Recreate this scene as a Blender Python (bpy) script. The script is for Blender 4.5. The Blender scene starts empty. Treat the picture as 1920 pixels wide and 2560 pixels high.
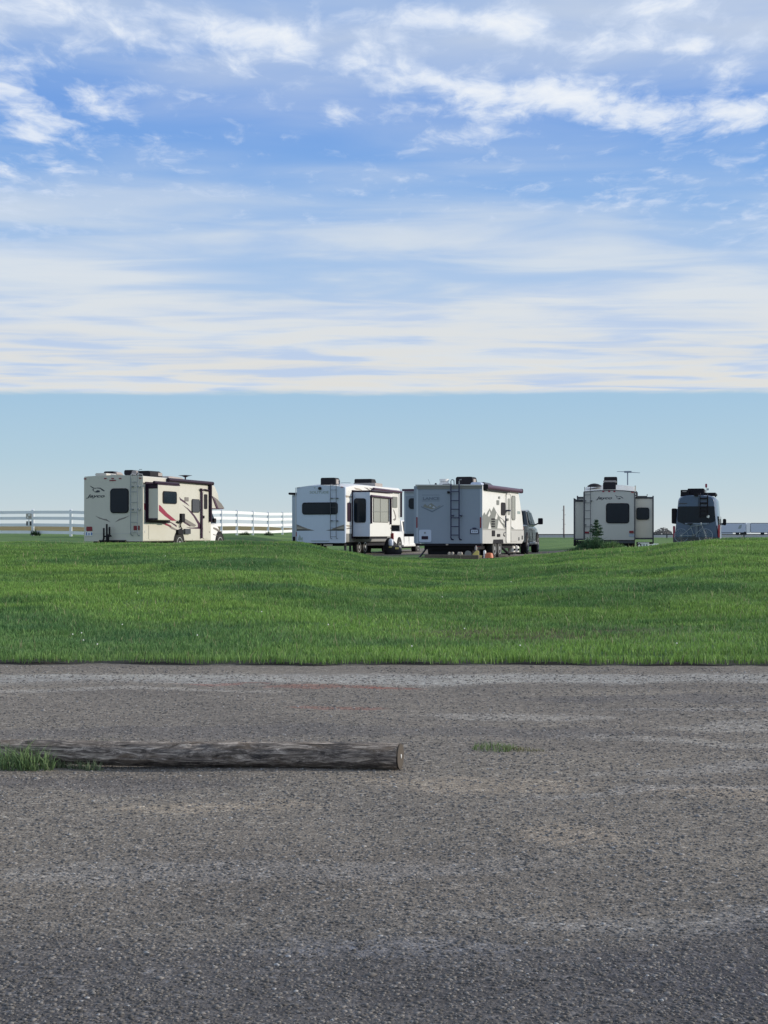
import bpy, math, random
import numpy as np
from mathutils import Vector
R = math.radians; PI = math.pi
random.seed(7); rng = np.random.default_rng(11)
S = bpy.context.scene; COL = S.collection
# ------------------------------------------------------------------ camera
F = 3700.0; CX = 960.0; CY = 1335.0; EYE = 1.6      # focal length, horizon and eye height measured on the 1920x2560 photo
cam = bpy.data.cameras.new('camera'); cam.sensor_fit = 'VERTICAL'; cam.sensor_height = 36
cam.lens = F/2560*36; cam.shift_y = 55/2560; cam.clip_end = 20000; cam.clip_start = .1
co = bpy.data.objects.new('camera', cam); COL.objects.link(co)
co.location = (0, 0, EYE); co.rotation_euler = (PI/2, 0, 0); S.camera = co
S.view_settings.view_transform = 'Standard'; S.view_settings.look = 'None'
S.view_settings.exposure = 0; S.view_settings.gamma = 1
# ------------------------------------------------------------------ sky
SUN_AZ, SUN_EL = 84, 17
W = bpy.data.worlds.new('World'); S.world = W; W.use_nodes = True
nt = W.node_tree; nt.nodes.clear()
class G:
    def __init__(s, nt): s.nt = nt; s.n = nt.nodes; s.l = nt.links
    def put(s, sock, v):
        if v is None: return
        if isinstance(v, bpy.types.NodeSocket): s.l.new(v, sock)
        else:
            try: sock.default_value = v
            except Exception: sock.default_value = (v[0], v[1], v[2], 1)
    def m(s, op, a, b=None, c=None, clamp=False):
        x = s.n.new('ShaderNodeMath'); x.operation = op; x.use_clamp = clamp
        for i, q in enumerate((a, b, c)): s.put(x.inputs[i], q)
        return x.outputs[0]
    def noise(s, vec, scale, detail=4, rough=.5, dist=0, out=0):
        x = s.n.new('ShaderNodeTexNoise'); s.put(x.inputs['Vector'], vec)
        x.inputs['Scale'].default_value = scale; x.inputs['Detail'].default_value = detail
        x.inputs['Roughness'].default_value = rough; x.inputs['Distortion'].default_value = dist
        return x.outputs[out]
    def vor(s, vec, scale, feature='F1', out='Distance'):
        x = s.n.new('ShaderNodeTexVoronoi'); x.feature = feature; s.put(x.inputs['Vector'], vec)
        x.inputs['Scale'].default_value = scale; return x.outputs[out]
    def mr(s, v, a, b, c=0.0, d=1.0, smooth=True):
        x = s.n.new('ShaderNodeMapRange'); x.interpolation_type = 'SMOOTHSTEP' if smooth else 'LINEAR'
        s.put(x.inputs[0], v)
        for i, q in enumerate((a, b, c, d)): s.put(x.inputs[i+1], q)
        return x.outputs[0]
    def mix(s, f, a, b, mode='MIX'):
        x = s.n.new('ShaderNodeMix'); x.data_type = 'RGBA'; x.blend_type = mode
        s.put(x.inputs[0], f); s.put(x.inputs[6], a); s.put(x.inputs[7], b); return x.outputs[2]
    def ramp(s, f, stops):
        x = s.n.new('ShaderNodeValToRGB'); s.put(x.inputs[0], f); e = x.color_ramp.elements
        while len(e) < len(stops): e.new(.5)
        for i, (p, c) in enumerate(stops):
            e[i].position = p; e[i].color = (*c, 1) if not isinstance(c, (int, float)) else (c, c, c, 1)
        return x.outputs[0]
    def scale(s, vec, sc, off=(0, 0, 0)):
        x = s.n.new('ShaderNodeMapping'); s.put(x.inputs[0], vec); x.inputs[1].default_value = off; x.inputs[3].default_value = sc
        return x.outputs[0]
    def xyz(s, a, b, c):
        x = s.n.new('ShaderNodeCombineXYZ')
        for i, q in enumerate((a, b, c)): s.put(x.inputs[i], q)
        return x.outputs[0]
g = G(nt)
tc = nt.nodes.new('ShaderNodeTexCoord'); sp = nt.nodes.new('ShaderNodeSeparateXYZ')
nt.links.new(tc.outputs['Generated'], sp.inputs[0]); dx, dy, dz = sp.outputs
zc = g.m('MAXIMUM', dz, .012)
u = g.m('DIVIDE', dx, zc); v = g.m('DIVIDE', dy, zc)          # where the ray meets a cloud sheet at unit height
P = g.xyz(u, v, 0)
sky = nt.nodes.new('ShaderNodeTexSky'); sky.sky_type = 'NISHITA'; sky.sun_disc = False
sky.sun_elevation = R(SUN_EL); sky.sun_rotation = R(SUN_AZ); sky.air_density = 1; sky.dust_density = .5
clear = g.ramp(g.m('MAXIMUM', dz, 0), [(0, (.66, .73, .76)), (.02, (.55, .68, .76)), (.05, (.45, .63, .765)), (.09, (.375, .58, .78)),
    (.16, (.33, .55, .85)), (.22, (.23, .45, .84)), (.275, (.165, .36, .81)), (.36, (.24, .42, .78)), (.6, (.25, .38, .62)), (1, (.20, .30, .5))])
clear = g.mix(.12, clear, g.mix(1, sky.outputs[0], (.1, .1, .1), 'MULTIPLY'))
# puffy upper sheet
def blob(px, py, rx, ry, w, sk=0.0):
    k = CY - py; uc = (px-CX)/k; vc = F/k
    du = g.m('SUBTRACT', u, uc)
    a = g.m('MULTIPLY', du, k/rx)
    b = g.m('MULTIPLY', g.m('SUBTRACT', g.m('SUBTRACT', v, vc), g.m('MULTIPLY', du, sk)), k*k/F/ry)
    r2 = g.m('ADD', g.m('MULTIPLY', a, a), g.m('MULTIPLY', b, b))
    return g.m('MULTIPLY', g.m('EXPONENT', g.m('MULTIPLY', r2, -.7)), w)
acc = None
for b in [(1060, 45, 170, 26, .9), (1190, 62, 130, 24, 1, .6), (1330, 60, 75, 42, 1.1), (578, 112, 80, 50, .95), (735, 128, 62, 36, 1.1), (700, 75, 110, 22, .7),
          (935, 165, 85, 44, 1.1), (1110, 208, 110, 34, 1.05, .5), (1272, 240, 150, 40, 1.1), (1450, 232, 110, 38, 1), (1740, 300, 150, 40, 1.1),
          (1880, 275, 90, 34, 1), (1560, 265, 120, 30, .8), (40, 240, 80, 60, 1), (90, 335, 95, 32, 1.05), (280, 270, 85, 38, 1), (1590, 95, 95, 40, 1.05),
          (1735, 122, 70, 34, 1.1), (1670, 15, 110, 30, 1), (1850, 178, 70, 20, .9), (1230, 313, 45, 26, .9), (880, 277, 140, 16, .6),
          (480, 170, 90, 16, .7), (1910, 80, 40, 40, .9), (1440, 120, 60, 24, .7), (1090, 350, 70, 26, .55), (400, 385, 90, 24, .6),
          (100, 60, 260, 90, .62), (420, 40, 260, 50, .55), (1560, 500, 150, 38, .6), (70, 430, 170, 34, .6)]:
    o_ = blob(*b); acc = o_ if acc is None else g.m('ADD', acc, o_)
Pw = g.n.new('ShaderNodeVectorMath'); Pw.operation = 'ADD'
wv = g.n.new('ShaderNodeVectorMath'); wv.operation = 'MULTIPLY_ADD'
g.put(wv.inputs[0], g.noise(g.scale(P, (1.8, 1, 1)), 3.2, 3, .5, 0, 1)); wv.inputs[1].default_value = (.16, .16, 0); wv.inputs[2].default_value = (-.08, -.08, 0)
g.put(Pw.inputs[0], P); g.put(Pw.inputs[1], wv.outputs[0]); PW = Pw.outputs[0]
n1 = g.noise(g.scale(PW, (1.9, 1, 1)), 5.2, 9, .60); n2 = g.noise(g.scale(P, (.55, 1, 1)), 2.2, 3, .5)
fade = g.mr(v, 5.6, 4.3)
away = g.m('MAXIMUM', g.mr(v, 2.7, 2.2), g.mr(g.m('ABSOLUTE', u), .9, 1.4))
acc = g.m('ADD', acc, g.m('MULTIPLY', away, .75))
d0 = g.m('ADD', g.m('MULTIPLY', acc, .66), g.m('MULTIPLY', g.m('SUBTRACT', n1, .5), 2.7))
d0 = g.m('ADD', d0, g.m('MULTIPLY', g.m('SUBTRACT', n2, .5), .5))
puff = g.m('MULTIPLY', g.mr(d0, .08, .98), fade)
# thin smooth sheet drawn out sideways, ending in a straight edge 5.5 degrees above the horizon
cov = g.ramp(g.m('DIVIDE', v, 12), [(0, .5), (2.9/12, .55), (3.4/12, .26), (3.95/12, .24), (4.4/12, .46), (5.1/12, .70), (6.0/12, .86), (7.0/12, 1.0), (1, 1.0)])
sA = g.noise(g.scale(P, (.42, .75, 1)), 1.25, 3, .5, .5); sB = g.noise(g.scale(P, (.75, 1.25, 1)), 1.7, 5, .52, .5)
veil = g.m('ADD', cov, g.m('MULTIPLY', g.m('SUBTRACT', sA, .5), 1.2))
veil = g.m('ADD', veil, g.m('MULTIPLY', g.m('SUBTRACT', sB, .5), .5), None)
veil = g.m('ADD', veil, g.mr(v, 5.8, 8.8, 0, .38)); veil = g.m('MULTIPLY', g.mr(veil, 0.02, 1.1), .95)
en = g.m('ADD', v, g.m('MULTIPLY', g.m('SUBTRACT', g.noise(g.scale(P, (.7, .4, 1)), 1.0, 5, .6), .5), 1.3))
edge = g.mr(en, 10.7, 10.15)
back = g.mr(dy, -.1, .1)
veil = g.m('MULTIPLY', veil, edge)
lowc = g.mr(v, 5.2, 9.5)
ccol = g.mix(g.mr(g.m('ADD', sB, g.m('MULTIPLY', sA, .8)), .70, 1.05), (.52, .63, .82), (.72, .77, .82))
ccol = g.mix(g.m('MULTIPLY', lowc, g.mr(sB, .35, .65)), ccol, (.76, .75, .715))
colr = g.mix(veil, clear, ccol)
pc = g.mix(g.mr(d0, .5, 1.5), (.66, .75, .91), (.90, .93, .96))
colr = g.mix(g.m('MULTIPLY', puff, .92), colr, pc)
bg = nt.nodes.new('ShaderNodeBackground'); wo = nt.nodes.new('ShaderNodeOutputWorld')
sc10 = g.n.new('ShaderNodeVectorMath'); sc10.operation = 'SCALE'; g.put(sc10.inputs[0], colr); sc10.inputs['Scale'].default_value = 10
nt.links.new(sc10.outputs[0], bg.inputs[0]); bg.inputs[1].default_value = .1; nt.links.new(bg.outputs[0], wo.inputs[0])
# ------------------------------------------------------------------ sun
sl = bpy.data.lights.new('sun', 'SUN'); sl.energy = 3.8; sl.angle = R(.53); sl.color = (1, .9, .76)
so = bpy.data.objects.new('sun', sl); COL.objects.link(so)
sd = Vector((math.sin(R(SUN_AZ))*math.cos(R(SUN_EL)), math.cos(R(SUN_AZ))*math.cos(R(SUN_EL)), math.sin(R(SUN_EL))))
so.rotation_euler = sd.to_track_quat('Z', 'Y').to_euler()
# ------------------------------------------------------------------ materials
def newmat(name):
    m = bpy.data.materials.new(name); m.use_nodes = True; t = m.node_tree
    b = t.nodes['Principled BSDF']; return m, G(t), b
def plain(name, c, rough=.5, metal=0, var=.08, vs=3.0, spec=.5, coat=0, em=None):
    m, q, b = newmat(name); tc = q.n.new('ShaderNodeTexCoord')
    n = q.noise(tc.outputs['Object'], vs, 5, .6)
    n2 = q.noise(q.scale(tc.outputs['Object'], (6, 6, .6)), vs*.7, 4, .6)     # faint vertical run-off streaks
    f = q.m('ADD', q.m('MULTIPLY', q.m('SUBTRACT', n, .5), var*2), q.m('MULTIPLY', q.m('SUBTRACT', n2, .5), var*1.4))
    f = q.m('ADD', f, 1)
    q.put(b.inputs['Base Color'], q.mix(1, c, q.xyz(f, f, f), 'MULTIPLY'))
    q.put(b.inputs['Roughness'], q.m('ADD', q.m('MULTIPLY', n, .15), rough-.07))
    b.inputs['Metallic'].default_value = metal; b.inputs['Specular IOR Level'].default_value = spec
    b.inputs['Coat Weight'].default_value = coat
    return m
M = {}
def defm(k, *a, **kw): M[k] = plain(k, *a, **kw)
defm('cream_paint', (.55, .535, .475), .35, var=.04); defm('white_paint', (.80, .80, .80), .32, var=.04)
defm('shaded_white', (.45, .52, .65), .35, var=.04); defm('lance_grey', (.235, .285, .36), .4, var=.04)  # blue-grey shade of the rear faces is put into these colours
defm('slide_grey', (.36, .42, .50), .4, var=.04); defm('warm_grey', (.53, .53, .49), .4, var=.04)
defm('side_white', (.74, .74, .72), .35, var=.03); defm('lower_grey', (.50, .50, .49), .4, var=.05)
defm('skirt_grey', (.20, .20, .19), .5); defm('plastic_black', (.010, .009, .014), .6, var=.3, spec=.2)
defm('plum_black', (.022, .009, .024), .5, var=.3, spec=.25); defm('dark_metal', (.06, .065, .08), .45, .3)
defm('metal', (.45, .46, .48), .35, .8); defm('ladder_grey', (.24, .27, .30), .4, .5); defm('ladder_blue', (.02, .025, .07), .4, .2)
defm('rubber', (.02, .02, .02), .85, var=.3, vs=12); defm('rim_metal', (.55, .56, .57), .35, .5)
defm('glass', (.006, .013, .022), .12, var=.3, spec=.22); defm('shade_glass', (.30, .30, .27), .25, var=.06)
defm('red_lens', (.20, .008, .02), .25); defm('bright_red', (.36, .02, .03), .3); defm('stripe_red', (.26, .015, .05), .4)
defm('stripe_plum', (.06, .02, .05), .4); defm('stripe_grey', (.20, .18, .17), .4); defm('stripe_tan', (.36, .32, .27), .4)
defm('stripe_black', (.03, .03, .035), .4); defm('mount_grey', (.19, .20, .19), .45); defm('text_dark', (.03, .035, .05), .5)
defm('text_faded', (.27, .33, .33), .5); defm('text_slate', (.12, .16, .22), .5); defm('plate_blue', (.12, .2, .42), .5); defm('orange', (.50, .14, .05), .5)
defm('yellow_plastic', (.55, .48, .16), .6); defm('pale_wood', (.36, .36, .22), .8, vs=9, var=.3); defm('ac_dark', (.018, .017, .022), .7, var=.3, spec=.2); defm('ac_grey', (.33, .30, .29), .6)
defm('van_blue', (.032, .075, .15), .3, .1, coat=.5); defm('truck_grey', (.028, .034, .038), .28, .35, coat=.6); defm('truck_white', (.78, .77, .76), .3, coat=.5)
defm('fence_white', (.80, .82, .86), .45, var=.07, vs=1.5); defm('trailer_shaded_white', (.52, .58, .66), .5); defm('bright_white', (.85, .87, .85), .5)  # white of the far trailers tinted blue-grey to look shaded
defm('pole_wood', (.26, .22, .20), .85); defm('asphalt', (.12, .125, .13), .9); defm('galv', (.04, .045, .05), .7)
defm('bag_black', (.012, .013, .018), .75, var=.4); defm('leaf_dark', (.05, .11, .055), .6, var=.5, vs=6); defm('far_leaf', (.24, .22, .20), .9, var=.4, vs=.3)
defm('brown_wood', (.13, .10, .08), .9, vs=10, var=.5); defm('bark', (.09, .06, .04), .9); defm('cone_white', (.8, .8, .78), .5); defm('antenna_grey', (.17, .21, .28), .5)
defm('building_wall', (.5, .45, .38), .8)
# ------------------------------------------------------------------ mesh builder
class MB:
    def __init__(s): s.v = []; s.f = []
    def add(s, v, f):
        b = len(s.v); s.v += [tuple(p) for p in v]; s.f += [tuple(i+b for i in q) for q in f]; return s
    def box(s, x0, x1, y0, y1, z0, z1):
        return s.add([(x0, y0, z0), (x1, y0, z0), (x1, y1, z0), (x0, y1, z0), (x0, y0, z1), (x1, y0, z1), (x1, y1, z1), (x0, y1, z1)],
                     [(0, 3, 2, 1), (4, 5, 6, 7), (0, 1, 5, 4), (1, 2, 6, 5), (2, 3, 7, 6), (3, 0, 4, 7)])
    def loops(s, L, caps=True):
        n = len(L[0]); v = [p for q in L for p in q]; f = []
        for k in range(len(L)-1):
            for i in range(n): j = (i+1) % n; f.append((k*n+i, k*n+j, (k+1)*n+j, (k+1)*n+i))
        if caps: f.append(tuple(range(n))[::-1]); f.append(tuple((len(L)-1)*n+i for i in range(n)))
        return s.add(v, f)
    def prism(s, pts, ax, a, b):
        mk = {'x': lambda p, t: (t, p[0], p[1]), 'y': lambda p, t: (p[0], t, p[1]), 'z': lambda p, t: (p[0], p[1], t)}[ax]
        return s.loops([[mk(p, a) for p in pts], [mk(p, b) for p in pts]])
    def path(s, pts, r, n=6, r1=None):
        pts = [Vector(p) for p in pts]; L = []
        for i, p in enumerate(pts):
            d = (pts[min(i+1, len(pts)-1)]-pts[max(i-1, 0)]).normalized()
            a = d.cross(Vector((0, 0, 1)) if abs(d.z) < .9 else Vector((1, 0, 0))).normalized(); b = d.cross(a)
            rr = r if r1 is None else r+(r1-r)*i/(len(pts)-1)
            L.append([p+a*rr*math.cos(2*PI*k/n)+b*rr*math.sin(2*PI*k/n) for k in range(n)])
        return s.loops(L)
    def lathe(s, prof, c, ax='x', n=24):      # prof = [(r, t)] along the axis through c
        L = []
        for r, t in prof:
            q = []
            for k in range(n):
                a = 2*PI*k/n; p, w = r*math.cos(a), r*math.sin(a)
                q.append({'x': (c[0]+t, c[1]+p, c[2]+w), 'y': (c[0]+p, c[1]+t, c[2]+w), 'z': (c[0]+p, c[1]+w, c[2]+t)}[ax])
            L.append(q)
        return s.loops(L)
    def build(s, name, mat, parent=None, bevel=0, smooth=False):
        me = bpy.data.meshes.new(name); me.from_pydata(s.v, [], s.f); me.update()
        import bmesh
        bm = bmesh.new(); bm.from_mesh(me); bmesh.ops.recalc_face_normals(bm, faces=bm.faces); bm.to_mesh(me); bm.free()
        o = bpy.data.objects.new(name, me); COL.objects.link(o); o.parent = parent
        me.materials.append(M[mat] if isinstance(mat, str) else mat)
        if bevel:
            b = o.modifiers.new('bevel', 'BEVEL'); b.width = bevel; b.segments = 2; b.limit_method = 'ANGLE'; b.angle_limit = R(40)
        if smooth:
            for p in me.polygons: p.use_smooth = True
            try: me.set_sharp_from_angle(angle=R(38))
            except Exception: pass
        return o
def tag(o, label=None, cat=None, group=None, kind=None):
    for k, x in (('label', label), ('category', cat), ('group', group), ('kind', kind)):
        if x: o[k] = x
    return o
def empty(name, loc, rz=0, **kw):
    o = bpy.data.objects.new(name, None); COL.objects.link(o); o.location = loc; o.rotation_euler = (0, 0, rz)
    o.empty_display_size = .2; return tag(o, **kw)
def sec(y, hb, ht, z0, z1, r=.08, crown=.03, rb=.03):
    """cross-section at station y: bottom half-width hb, top half-width ht, rounded upper corners, crowned roof"""
    p = [(-hb+rb, z0), (0, z0), (hb-rb, z0), (hb, z0+rb)]
    rt = min(r, (z1-z0)*.45, ht*.9)
    for k in range(5):
        a = k*PI/8; p.append((ht-rt+rt*math.cos(a), z1-rt+rt*math.sin(a)))
    p += [(ht*.5, z1+crown*.75), (0, z1+crown), (-ht*.5, z1+crown*.75)]
    for k in range(4, -1, -1):
        a = k*PI/8; p.append((-(ht-rt+rt*math.cos(a)), z1-rt+rt*math.sin(a)))
    p.append((-hb, z0+rb)); return [(x, y, z) for x, z in p]
def rrect(a0, b0, a1, b1, r, n=3):
    r = min(r, abs(a1-a0)*.49, abs(b1-b0)*.49); a0, a1 = min(a0, a1), max(a0, a1); b0, b1 = min(b0, b1), max(b0, b1); p = []
    for cx, cy, s0 in ((a1-r, b0+r, -90), (a1-r, b1-r, 0), (a0+r, b1-r, 90), (a0+r, b0+r, 180)):
        for k in range(n+1):
            a = R(s0+90*k/n); p.append((cx+r*math.cos(a), cy+r*math.sin(a)))
    return p
# ------------------------------------------------------------------ terrain
PC = [-1500, 0, 350, 600, 740, 850, 950, 1100, 1220, 1350, 1450, 1600, 1700, 1800, 1920, 3500]
cy_ = [1356, 1357, 1359, 1355, 1357, 1377, 1393, 1404, 1403, 1391, 1379, 1374, 1358, 1348, 1344, 1340]
zcr = [EYE-(y-CY)/F*47 for y in cy_]
TB = [(17.6, [.06]*16), (22, [.17*z+.05 for z in zcr]), (30, [.46*z+.03 for z in zcr]), (40, [.82*z for z in zcr]), (47, zcr),
      (53, [1.2, 1.15, .98, 1.05, 1.0, .8, .72, .72, .72, .78, .9, 1.06, .9, .95, 1.1, 1.1]),
      (60, [1.2, 1.0, .87, .87, .8, .62, .60, .70, .70, .72, .8, 1.02, .6, .5, .6, .8]),
      (70, [1.3, 1.3, 1.0, 1.0, .6, .55, .55, .6, .65, .72, .82, .84, .55, .5, .6, .8]),
      (80, [1.5, 1.5, 1.5, 1.5, 1.1, .55, .5, .5, .6, .75, .85, .85, .8, .8, .8, .9]),
      (95, [1.55, 1.55, 1.55, 1.6, 1.6, .9, .7, .7, .8, .95, 1.0, 1.0, 1.0, 1, 1, 1]),
      (120, [1.9, 1.9, 1.9, 1.9, 1.8, 1.2, 1.0, 1.0, 1.05, 1.05, 1.05, 1.05, 1.0, 1, 1, 1]),
      (150, [2.5, 2.5, 2.5, 2.5, 2.2, 1.6, 1.3, 1.15, 1.1, 1.0, 1.0, 1.0, .95, .95, .95, .95]),
      (300, [2.5, 2.5, 2.5, 2.5, 2.2, 1.6, 1.2, 1.0, .95, .9, .9, .9, .9, .9, .9, .9]),
      (600, [1.3]*16), (1500, [1.4]*16), (9000, [1.4]*16)]
TD = np.array([t[0] for t in TB]); TZ = np.array([t[1] for t in TB])
def _gz(X, Y):
    Yc = np.clip(Y, 17.6, 9000); px = np.clip(CX+F*X/Yc, PC[0], PC[-1]-1e-3)
    i = np.clip(np.searchsorted(TD, Yc, side='right')-1, 0, len(TD)-2); t = (Yc-TD[i])/(TD[i+1]-TD[i])
    pc = np.array(PC); j = np.clip(np.searchsorted(pc, px, side='right')-1, 0, len(pc)-2)
    w = (px-pc[j])/(pc[j+1]-pc[j]); w = w*w*(3-2*w)
    return (TZ[i, j]*(1-w)+TZ[i, j+1]*w)*(1-t)+(TZ[i+1, j]*(1-w)+TZ[i+1, j+1]*w)*t
def gz(X, Y):
    X = np.asarray(X, float); Y = np.asarray(Y, float); e = np.clip((Y-18)*.08, .02, 2.2)
    z = (_gz(X, Y-e)+2*_gz(X, Y)+_gz(X, Y+e))/4
    b = np.clip((Y-19)/6, 0, 1)*np.clip((75-Y)/20, 0, 1)
    return z+b*(.014*np.sin(X*.9+1.3*np.sin(Y*.37))+.012*np.sin(Y*.6+X*.45+1)+.02*np.sin(X*2.3+Y*1.1))
def edge_y(X): return 17.85+.018*X*-1+.07*np.sin(X*1.3)+.05*np.sin(X*3.7+1)+.03*np.sin(X*9.1)
def grid_mesh(name, xs, ys, zf, mat, kind='structure', mask=None):
    X, Y = np.meshgrid(xs, ys); Z = zf(X, Y); nx, ny = len(xs), len(ys)
    vs = np.stack([X, Y, Z], -1).reshape(-1, 3); f = []
    for j in range(ny-1):
        for i in range(nx-1):
            a = j*nx+i; f.append((a, a+1, a+nx+1, a+nx))
    me = bpy.data.meshes.new(name); me.from_pydata(vs.tolist(), [], f); me.update()
    for p in me.polygons: p.use_smooth = True
    o = bpy.data.objects.new(name, me); COL.objects.link(o); me.materials.append(mat); tag(o, kind=kind); return o
# ground material: soil and turf seen between blades
m, q, b = newmat('turf_soil'); tcn = q.n.new('ShaderNodeTexCoord'); ob = tcn.outputs['Object']
def patches(q, ob):
    a = q.noise(q.scale(ob, (.22, .5, 0)), 1.0, 5, .6, .5); c = q.noise(q.scale(ob, (1.2, 2.2, 0)), 1.0, 4, .6)
    return q.m('ADD', q.m('MULTIPLY', a, .7), q.m('MULTIPLY', c, .3))
pt = patches(q, ob); fine = q.noise(ob, 14, 4, .7)
turf = q.mix(q.mr(pt, .38, .62), (.075, .155, .065), (.17, .27, .09))
turf = q.mix(q.m('MULTIPLY', q.mr(fine, .35, .7), .5), turf, (.14, .19, .07))
sx = q.n.new('ShaderNodeSeparateXYZ'); q.put(sx.inputs[0], ob)
da = q.m('DIVIDE', q.m('SUBTRACT', sx.outputs[0], 2.2), 2.2); db = q.m('DIVIDE', q.m('SUBTRACT', sx.outputs[1], 21.1), 1.2)
dr = q.m('ADD', q.m('ADD', q.m('MULTIPLY', da, da), q.m('MULTIPLY', db, db)), q.m('MULTIPLY', q.m('SUBTRACT', fine, .5), 1.5))
turf = q.mix(q.m('MULTIPLY', q.mr(dr, 1.1, .2), .75), turf, (.085, .065, .045))
fl = q.mr(sx.outputs[1], 105, 125)                       # dry field beyond the fence
fieldc = q.mix(q.noise(q.scale(ob, (.05, .3, 0)), 1, 4, .6), (.10, .08, .045), (.16, .15, .07))
fl = q.m('MULTIPLY', fl, q.mr(sx.outputs[0], 3, -4))
turf = q.mix(fl, turf, q.mix(1, fieldc, (1.7, 1.6, 1.5), 'MULTIPLY'))
turf = q.mix(q.mr(sx.outputs[1], 290, 310), turf, (.17, .20, .21))  # far ground tinted grey-blue for road surface and distance haze
q.put(b.inputs['Base Color'], turf); b.inputs['Roughness'].default_value = .95; b.inputs['Specular IOR Level'].default_value = .1
bp = q.n.new('ShaderNodeBump'); bp.inputs['Strength'].default_value = .8; bp.inputs['Distance'].default_value = .05; q.put(bp.inputs['Height'], q.noise(ob, 9, 6, .7))
q.put(b.inputs['Normal'], bp.outputs[0]); M['turf'] = m
xs = np.concatenate([[-9000, -3000, -1200, -500, -250, -150, -100, -70, -50], np.arange(-40, 40.1, .5), [50, 70, 100, 150, 250, 500, 1200, 3000, 9000]])
ys = np.concatenate([[-9000, -3000, -500, -100, -60, -30, 0, 10, 14, 16, 17.2, 17.6], np.arange(17.9, 60, .4), np.arange(60, 100, 1), np.arange(100, 170, 4), [180, 200, 230, 260, 300, 350, 400, 500, 600, 800, 1200, 2500, 5000, 9000]])
grid_mesh('ground', xs, ys, lambda X, Y: np.where(Y < 17.7, -.06, gz(X, Y)-np.where(Y < 18.6, .09, 0)), M['turf'])
# gravel lot
m, q, b = newmat('gravel'); tcn = q.n.new('ShaderNodeTexCoord'); ob = tcn.outputs['Object']
sx = q.n.new('ShaderNodeSeparateXYZ'); q.put(sx.inputs[0], ob); gx, gy = sx.outputs[0], sx.outputs[1]
c1 = q.vor(ob, 62, out='Color'); c2 = q.vor(ob, 26, out='Color')
s1 = q.n.new('ShaderNodeSeparateXYZ'); q.put(s1.inputs[0], c1); s2 = q.n.new('ShaderNodeSeparateXYZ'); q.put(s2.inputs[0], c2)
st = q.m('ADD', q.m('MULTIPLY', s1.outputs[0], .6), q.m('MULTIPLY', s2.outputs[0], .4))
base = q.ramp(st, [(0, (.12, .113, .11)), (.35, (.18, .168, .162)), (.65, (.245, .228, .218)), (.85, (.33, .31, .30)), (1, (.50, .485, .475))])
big = q.noise(q.scale(ob, (.35, .8, 0)), 1.0, 6, .6, .4)
base = q.mix(1, base, q.ramp(big, [(.25, (.76, .74, .75)), (.5, (1, .98, .97)), (.75, (1.18, 1.15, 1.10))]), 'MULTIPLY')
nn = q.noise(ob, 3.2, 5, .7); wob = q.m('MULTIPLY', q.m('SUBTRACT', q.noise(ob, .9, 4, .6), .5), 1.1)
gyw = q.m('ADD', gy, wob)
def patch(cx, cy, rx, ry, sk=0.0):
    a = q.m('DIVIDE', q.m('SUBTRACT', gx, cx), rx); bb = q.m('DIVIDE', q.m('SUBTRACT', gyw, q.m('ADD', cy, q.m('MULTIPLY', q.m('SUBTRACT', gx, cx), sk))), ry)
    r = q.m('ADD', q.m('MULTIPLY', a, a), q.m('MULTIPLY', bb, bb))
    return q.mr(q.m('ADD', r, q.m('MULTIPLY', q.m('SUBTRACT', nn, .5), 1.4)), 1.2, .3)
def over(base, f, c, w):
    return q.mix(q.m('MULTIPLY', f, w), base, q.mix(1, base, c, 'MULTIPLY'))
band = q.m('MULTIPLY', q.mr(q.m('ABSOLUTE', q.m('SUBTRACT', gyw, 16.15)), .75, .25), q.mr(nn, .2, .5))
base = over(base, band, (1.7, 1.85, 2.0), .9)
for (cx, cy, rx, ry, sk) in [(1.2, 12.85, 1.0, .32, 0), (3.0, 12.2, .8, .4, 0), (3.2, 11.0, 1.9, .25, -.35), (-3.2, 15.0, 2.5, .18, 0)]:
    base = over(base, patch(cx, cy, rx, ry, sk), (1.5, 1.56, 1.62), .9)
for (cx, cy, rx, ry, sk) in [(2.6, 10.2, 1.4, .16, .45), (2.2, 9.2, 1.6, .14, .3), (3.4, 13.3, 1.6, .16, -.1), (.1, 5.65, .7, .12, 0), (-.6, 7.0, 1.6, .25, .1), (1.3, 6.1, 1.2, .2, 0)]:
    base = over(base, patch(cx, cy, rx, ry, sk), (1.3, 1.36, 1.46), .8)
for (cx, cy, rx, ry) in [(1.0, 7.75, .32, .3), (-.95, 8.6, .75, .2), (.6, 9.3, .9, .3), (2.5, 8.9, 1.1, .3)]:
    base = over(base, patch(cx, cy, rx, ry), (1.4, 1.34, 1.26), .8)
for (cx, cy, rx, ry) in [(-.55, 15.4, .8, .2), (.1, 15.35, .35, .18), (-.42, 13.45, .5, .2), (-1.7, 15.6, .6, .08)]:
    base = over(base, patch(cx, cy, rx, ry), (1.1, .70, .66), .8)
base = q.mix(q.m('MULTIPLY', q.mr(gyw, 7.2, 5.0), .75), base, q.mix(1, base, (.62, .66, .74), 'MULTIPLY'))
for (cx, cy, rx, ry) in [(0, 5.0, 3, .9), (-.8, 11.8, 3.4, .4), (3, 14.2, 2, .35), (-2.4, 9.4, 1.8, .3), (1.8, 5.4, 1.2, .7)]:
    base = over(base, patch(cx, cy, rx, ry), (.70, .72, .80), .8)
base = q.mix(1, base, (1.0, .96, .85), 'MULTIPLY')
q.put(b.inputs['Base Color'], base); b.inputs['Roughness'].default_value = .9; b.inputs['Specular IOR Level'].default_value = .25
ds = q.vor(ob, 62); ds2 = q.vor(ob, 26)
hh = q.m('ADD', q.m('ADD', q.m('MULTIPLY', ds, -.5), q.m('MULTIPLY', ds2, -.4)), q.m('MULTIPLY', q.noise(ob, 40, 5, .7), .8))
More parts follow.
